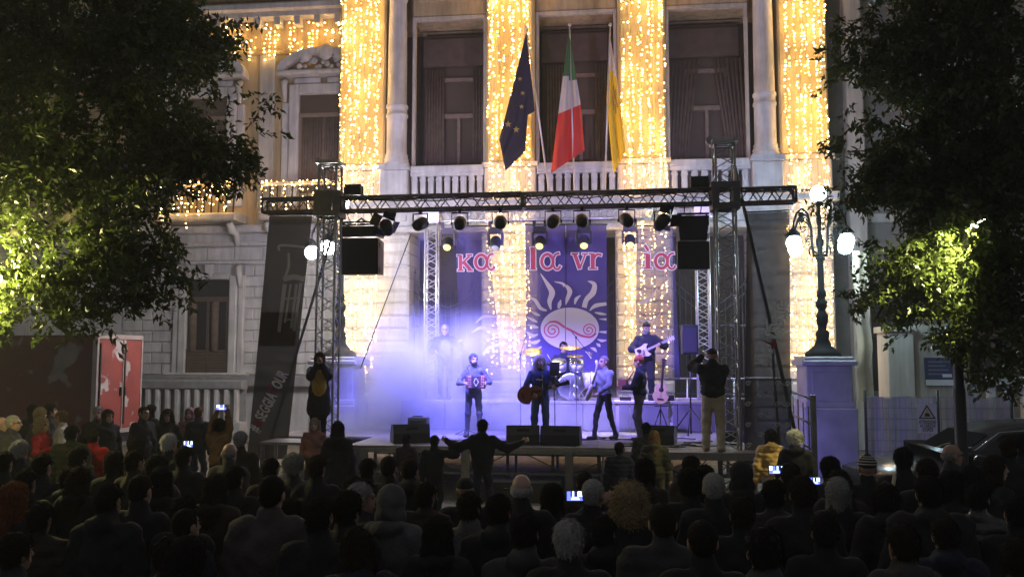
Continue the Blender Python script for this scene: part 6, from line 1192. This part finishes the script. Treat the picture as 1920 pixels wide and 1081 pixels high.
# ================================================================ CAR
CPT = mat('black car paint', (.012, .013, .018), .22, spec=.6); cx0 = float(atD(1590, 860, 14.6)[0]); cyr = 14.9
M = TR(cx0+2.2, 14.7, 0, R(5)) @ Matrix.Scale(1.12, 4); t = thing('parked_car', 'black parked hatchback facing left behind the crowd at the right', 'car', M=M)
def loft(secs): # secs: x, half width low, z0, z shoulder, half width high, z top
    b = MB(); vs = []; k = 8
    for x, w0, z0, zs, w1, z1 in secs: vs += [(x, -w0*.92, z0), (x, -w0, z0+.2), (x, -w0, zs), (x, -w1, z1), (x, w1, z1), (x, w0, zs), (x, w0, z0+.2), (x, w0*.92, z0)]
    n = len(secs); fs = [(i*k+j, i*k+(j+1) % k, (i+1)*k+(j+1) % k, (i+1)*k+j) for i in range(n-1) for j in range(k)]+[tuple(range(k-1, -1, -1)), tuple((n-1)*k+j for j in range(k))]; b.T = M; b.smooth = True; b.add(vs, fs); return b
loft([(-2.1, .6, .3, .55, .5, .6), (-2.0, .82, .22, .68, .72, .76), (-1.5, .87, .2, .78, .76, .88), (-.95, .88, .2, .86, .76, .96), (.6, .88, .2, .9, .8, .97), (1.7, .87, .22, .94, .8, 1.0), (2.05, .8, .25, .9, .7, .98), (2.12, .7, .35, .8, .6, .85)]).build('body', CPT, t)
loft([(-1.05, .76, .93, .95, .74, .955), (-.45, .76, .93, 1.0, .6, 1.32), (-.1, .76, .93, 1.0, .58, 1.43), (.6, .76, .93, 1.0, .58, 1.47), (1.4, .76, .93, 1.0, .57, 1.42), (2.0, .72, .93, .98, .6, 1.05)]).build('cabin', CPT, t)
for sg in (-1, 1):
    for q in ([(-.85, sg*.757, .99), (-.3, sg*.64, 1.33), (.5, sg*.625, 1.405), (.5, sg*.765, .99)], [(.58, sg*.765, .99), (.58, sg*.625, 1.405), (1.35, sg*.63, 1.36), (1.75, sg*.755, 1.02)]): b = MB(); b.T = M; b.add(q, [(0, 1, 2, 3)]); b.build('side_window', GLASS, t)
b = MB(); b.T = M; b.add([(-1.0, -.68, .985), (-1.0, .68, .985), (-.46, .56, 1.335), (-.46, -.56, 1.335)], [(0, 1, 2, 3)]); cg = mat('black car glass', (.008, .008, .009), .35, spec=.05); cg.node_tree.nodes['Principled BSDF'].inputs['IOR'].default_value = 1.03; b.build('windscreen', cg, t)
b = MB(); b.T = M; b.tube([(-.95, -.775, .985), (-.36, -.655, 1.355), (.5, -.63, 1.43), (1.4, -.64, 1.38), (1.8, -.76, 1.02)], .012, 5); b.build('window_trim', CHROME, t)
b = MB(); b.T = M; b.sphere((-.75, -.92, 1.02), .1, 8, 6, (1.1, .7, .7)); b.build('wing_mirror', CPT, t)
for sg in (-1, 1):
    b = MB(); b.T = M; b.sphere((-1.98, sg*.66, .66), .14, 8, 6, (.6, 1, .5)); b.build('headlight', GLASS, t)
    for x in (-1.35, 1.3):
        b = MB(); b.T = M; b.lathe([(.2, -.1), (.3, -.1), (.32, -.06), (.32, .06), (.3, .1), (.2, .1)], (x, sg*.8, .32), 18, RX(90)); wl = b.build('wheel', BLKPL, t); b = MB(); b.T = M; b.lathe([(.2, -.09), (.05, -.1)], (x, sg*.8, .32), 12, RX(90)); b.build('rim', CHROME, wl)
b = MB(); b.T = M
for sg in (-1, 1): b.bar((-1.0, sg*.3, .99), (-.75, sg*.3-.4, 1.17), .01, 4)
b.build('wiper', BLKPL, t)
# ================================================================ FENCE WITH SHEETING, SIGN, POSTER
yf = 19.4; fx0, fx1 = XY(1622, yf, 800), XY(1896, yf, 800); fz1 = ZY(744, yf, 1750)
t = thing('site_fence', 'temporary mesh fence covered with pale sheeting behind the black car', 'fence', ((fx0+fx1)/2, yf, 0)); V = []; F = []; nx, nz = 40, 8
for j in range(nz+1):
    for i in range(nx+1): V.append((fx0+(fx1-fx0)*i/nx, yf+.03*math.sin(i*.9)+.015*math.sin(i*2.3+j), .15+(fz1-.15)*j/nz+(.03*math.sin(i*.7) if j == nz else 0)))
for j in range(nz):
    for i in range(nx): k = j*(nx+1)+i; F.append((k, k+1, k+nx+2, k+nx+1))
b = MB(); b.v = V; b.f = F; b.m = [0]*len(F); b.sm = [True]*len(F); b.build('sheeting', mat('pale fence sheeting', (.42, .43, .48), .7, var=.25, vscale=3, alpha=.92, trans=.2), t)
b = MB()
for i in range(26): x = fx0+(fx1-fx0)*i/25; b.bar((x, yf-.06, .1), (x, yf-.06, fz1), .006, 4)
for i in range(8): z = .2+(fz1-.2)*i/7; b.bar((fx0, yf-.068, z), (fx1, yf-.068, z), .006, 4)
b.build('wire_grid', mat('fence wire', (.2, .2, .23), .5, metal=.5), t)
for x in (fx0, (fx0+fx1)/2, fx1): MB().bar((x, yf-.06, 0), (x, yf-.06, fz1+.15), .03, 7).build('post', IRON, t)
sx0, sx1 = XY(1720, yf-.1, 780), XY(1757, yf-.1, 780); sz0, sz1 = ZY(812, yf-.1, 1740), ZY(757, yf-.1, 1740); sw_ = sx1-sx0; shh = sz1-sz0; sm_ = (sx0+sx1)/2
SGN = mat('white sign board', (.62, .62, .60), .5); SGB = mat('black sign print', (.012, .012, .012), .6); SGY = mat('yellow sign print', (.6, .42, .03), .6)
t = thing('warning_sign', 'white warning sign with a black triangle about suspended loads on the fence', 'sign', (sm_, yf-.1, sz0)); MB().box(sx0, sx1, yf-.1, yf-.09, sz0, sz1).build('board', SGN, t)
tri = lambda s, y: MB().add([(sm_-s, y, sz1-shh*.5+.0-(s-.2*sw_)*.0), (sm_+s, y, sz1-shh*.5), (sm_, y, sz1-shh*.5+s*1.7)], [(0, 1, 2)])
tri(sw_*.44, yf-.102).build('triangle', SGB, t); b = tri(sw_*.33, yf-.1035); b.v = [(p[0], p[1], p[2]+sw_*.06) for p in b.v]; b.build('triangle', mat('pale sign yellow', (.6, .52, .3), .6), t)
b = MB(); b.box(sm_-.005, sm_+.005, yf-.106, yf-.105, sz1-shh*.28, sz1-shh*.16); b.add([(sm_-.06, yf-.105, sz1-shh*.42), (sm_+.06, yf-.105, sz1-shh*.42), (sm_+.045, yf-.105, sz1-shh*.32), (sm_-.03, yf-.105, sz1-shh*.29)], [(0, 1, 2, 3)]); b.build('load_symbol', SGB, t)
for i, tx in enumerate(('ATTENZIONE', 'AI CARICHI', 'SOSPESI')):
    me = text_mesh(tx, .1, .002); xs_ = [v.co.x for v in me.vertices]; k = sw_*.86*(1, .9, .62)[i]/(max(xs_)-min(xs_))
    for v in me.vertices: v.co = ((v.co.x-(max(xs_)+min(xs_))/2)*k, v.co.z, v.co.y*1.0)
    me.materials.append(SGB); piece('lettering', me, TR(sm_, yf-.103, sz1-shh*(.66+.13*i)), t)
yp = 22.15; a0, a1 = XY(1735, yp, 700), XY(1790, yp, 700); z0, z1 = ZY(722, yp, 1760), ZY(670, yp, 1760); t = thing('poster', 'dark blue notice board with a pale bottom strip on the plastered wall', 'poster', ((a0+a1)/2, yp, z0)); MB().box(a0, a1, yp, yp+.04, z0, z1).build('board', mat('dark blue board', (.025, .03, .09), .5), t); MB().box(a0, a1, yp-.006, yp-.001, z0, z0+.14).build('pale_strip', SGN, t)
b = MB()
for i, (u0, u1) in enumerate(((.1, .85), (.1, .7), (.1, .8), (.1, .6))): b.box(a0+(a1-a0)*u0, a0+(a1-a0)*u1, yp-.004, yp-.001, z1-.12-i*.1, z1-.085-i*.1)
b.build('printed_lines', mat('grey print lines', (.16, .16, .2), .6), t); MB().box(a0+.4, a0+.62, yp-.006, yp-.001, z0+.2, z0+.28).build('logo_box', SGN, t)
# beige debris sheet hanging beside the right pillar
q0, q1 = XY(1606, 20.9, 600), XY(1632, 20.9, 600); V = []; F = []; nx, nz = 6, 26; za, zb2 = ZY(752, 20.9, 1620), ZY(470, 20.9, 1620)
for j in range(nz+1):
    for i in range(nx+1): V.append((q0+(q1-q0)*i/nx+.02*math.sin(j*.8)-.06*(j/nz > .5)*(j/nz-.5), 20.9+.06*math.cos(i*1.4)+.02*math.sin(j*.6), za+(zb2-za)*j/nz))
for j in range(nz):
    for i in range(nx): k = j*(nx+1)+i; F.append((k, k+1, k+nx+2, k+nx+1))
b = MB(); b.v = V; b.f = F; b.m = [0]*len(F); b.sm = [True]*len(F); t = thing('debris_chute', 'beige fabric strip hanging between the street lamp and the right tree', 'fabric strip', ((q0+q1)/2, 20.9, za)); b.build('sheet', mat('beige fabric', (.5, .42, .3), .85, var=.2), t); b = MB(); b.bar(((q0+q1)/2+.15, 21.0, 0), ((q0+q1)/2+.15, 21.0, zb2+.1), .03, 6); b.build('pole', IRON, t)
# stair railing at the right end of the stage
gx0, gx1 = XY(1490, 16.9, 760), XY(1524, 15.9, 760); t = thing('stair_railing', 'grey steel stair railing with a flat end post at the right end of the stage', 'railing', (gx0, 16.8, 0))
MB().bbox(gx1-.04, gx1+.05, 15.85, 15.95, 0, ZY(740, 15.9, 1524), .008).build('end_post', STM, t); z1 = ZY(742, 15.9, 1524)
b = MB()
for dz in (0, -.45, -.9): b.tube([(gx0, 17.6, 2.05+dz), (gx1, 15.95, z1-.06+dz)], .022, 6)
b.build('rail', STM, t)
for k in range(5): f_ = (k+.3)/5; MB().bar((gx0+(gx1-gx0)*f_, 17.6-1.65*f_, .2), (gx0+(gx1-gx0)*f_, 17.6-1.65*f_, 2.0-.25*f_), .015, 5).build('baluster', STM, t)
# rain-dark cables and cases under the stage front
q = atZ(960, 905, .35); t = thing('subwoofer_case', 'low dark case lying on the ground in front of the stage', 'case', (q[0], 16.1, 0)); MB().bbox(q[0]-.9, q[0]+.9, 15.95, 16.4, 0, .38, .02).build('shell', BLKPL, t); MB().bar((q[0]-.3, 15.94, .25), (q[0]+.3, 15.94, .25), .015, 5).build('handle', BLKMET, t)
# ================================================================ LAMPS OF THE SHOW
for i, x in enumerate(PARX):   # par cans wash the stage in blue and violet
    xa = (-4.2, -3.2, -2.2, -.9, .3, 1.6)[i]
    lamp('SPOT', 'par_lamp', (x, YF+.2, ZB-.5), (2800, 2600, 1900, 1000, 750, 750)[i], ((.16, .16, 1), (.17, .16, 1), (.22, .19, 1), (.2, .16, 1), (.28, .2, 1), (.24, .18, 1))[i], .08, (xa, 20.6, 1.2), 62, .7)
for i, Mh in enumerate(MHX):
    if i == 1: continue
    p = Mh @ Vector((0, 0, -.26)); xa = (-2.6, 0, -1.2, -.2, .7)[i]
    lamp('SPOT', 'moving_head_lamp', p, (100, 0, 420, 420, 260)[i], (1, .95, .62), .06, (xa, 19.7, 1.0), 28, .5)
q = atY(724, 425, YF); lamp('SPOT', 'barn_door_lamp', (q[0], YF+.3, q[2]-.1), 160, (.95, .95, 1), .08, (-6.9, 25, 4.2), 40, .8)
fx, fy = 2.45, 17.5; t = thing('added_floor_light', 'added black flood lamp on the stage floor at the right, turned to the street lamp', 'stage light', (fx, fy, ZS)); b = MB(); b.cbox((fx, fy, ZS+.16), (.3, .12, .2), Matrix.Rotation(R(-40), 3, 'Z')); b.build('housing', BLKPL, t); MB().box(fx-.18, fx+.18, fy-.03, fy+.03, ZS+.004, ZS+.03).build('foot', BLKMET, t)  # unseen lamp, added to turn the street lamp pedestal blue
lamp('SPOT', 'added_floor_light_lamp', (fx+.1, fy+.09, ZS+.2), 65, (.22, .18, 1), .06, (6.2, 20.4, 1.6), 95, .7, t)
for px, xa in ((663, -4.2), (1311, 1.8)): x = XY(px, YF, 365); lamp('SPOT', 'floodlight_lamp', (x, YF+.16, ZB+.32), 420, (.60, .47, 1), .1, (xa, 25, 9.0), 115, .8)
# ================================================================ STAGE SMOKE
b = MB().box(-7.2, 2.6, 16.9, 24.4, 1.7 if False else 1.0, 5.4); b.v = [tuple(p) for p in b.v]
m = bpy.data.materials.new('stage smoke'); m.use_nodes = True; nt = m.node_tree; N = nt.nodes; L = nt.links; N.clear(); out = N.new('ShaderNodeOutputMaterial'); pv = N.new('ShaderNodeVolumePrincipled'); L.new(pv.outputs[0], out.inputs['Volume'])
pv.inputs['Color'].default_value = (.92, .92, .95, 1); pv.inputs['Anisotropy'].default_value = .15
tc = N.new('ShaderNodeTexCoord'); sp = N.new('ShaderNodeSeparateXYZ'); L.new(tc.outputs['Object'], sp.inputs[0]); nz = N.new('ShaderNodeTexNoise'); nz.inputs['Scale'].default_value = .75; nz.inputs['Detail'].default_value = 5; nz.inputs['Distortion'].default_value = .6; L.new(tc.outputs['Object'], nz.inputs['Vector'])
def MR(src, a, b_, c, d):
    n = N.new('ShaderNodeMapRange'); n.interpolation_type = 'SMOOTHSTEP'; n.inputs[1].default_value = a; n.inputs[2].default_value = b_; n.inputs[3].default_value = c; n.inputs[4].default_value = d; L.new(src, n.inputs[0]); return n.outputs[0]
def MU(a, b_, op='MULTIPLY'):
    n = N.new('ShaderNodeMath'); n.operation = op; L.new(a, n.inputs[0])
    if isinstance(b_, float): n.inputs[1].default_value = b_
    else: L.new(b_, n.inputs[1])
    return n.outputs[0]
X, Y, Z = sp.outputs[0], sp.outputs[1], sp.outputs[2]   # object origin: box base centre (−2.3, 20.65, 1.0)
nn_ = MR(nz.outputs[0], .40, .64, .03, 1.)
left = MU(MR(X, -4.2, -3.0, 0., 1.), MR(X, -.9, .9, 1., 0.)); hgt = MR(Z, .4, 3.0, 1., 0.); yy = MU(MR(Y, -3.7, -1.5, 0., 1.), MR(Y, 1.0, 3.5, 1., 0.))
main = MU(MU(MU(left, hgt), nn_), 1.5)
floor_ = MU(MU(MR(Z, .1, 1.05, 1., 0.), MU(MR(X, 1.2, 3.6, 1., .0), MR(nz.outputs[0], .3, .6, .35, 1.))), .30)
wing = MU(MU(MR(X, -4.9, -4.0, 0., 1.), MR(X, -3.6, -2.2, 1., 0.)), MU(MU(MR(Z, 1.5, 4.2, 1., 0.), nn_), .05))
dens = MU(MU(MU(main, floor_, 'ADD'), wing, 'ADD'), yy); L.new(dens, pv.inputs['Density'])
b.build('stage_smoke', m, None, kind='stuff')
# ================================================================ THIN HAZE added to stand in for lens glare, round everything
hm_ = bpy.data.materials.new('night haze'); hm_.use_nodes = True; nt = hm_.node_tree; nt.nodes.clear(); out = nt.nodes.new('ShaderNodeOutputMaterial'); pv = nt.nodes.new('ShaderNodeVolumePrincipled'); nt.links.new(pv.outputs[0], out.inputs['Volume'])
pv.inputs['Color'].default_value = (.9, .92, .95, 1); pv.inputs['Density'].default_value = .0024; pv.inputs['Anisotropy'].default_value = .2
MB().box(-62, 62, -22, 92, -1, 20).build('glare_haze', hm_, None, kind='stuff')
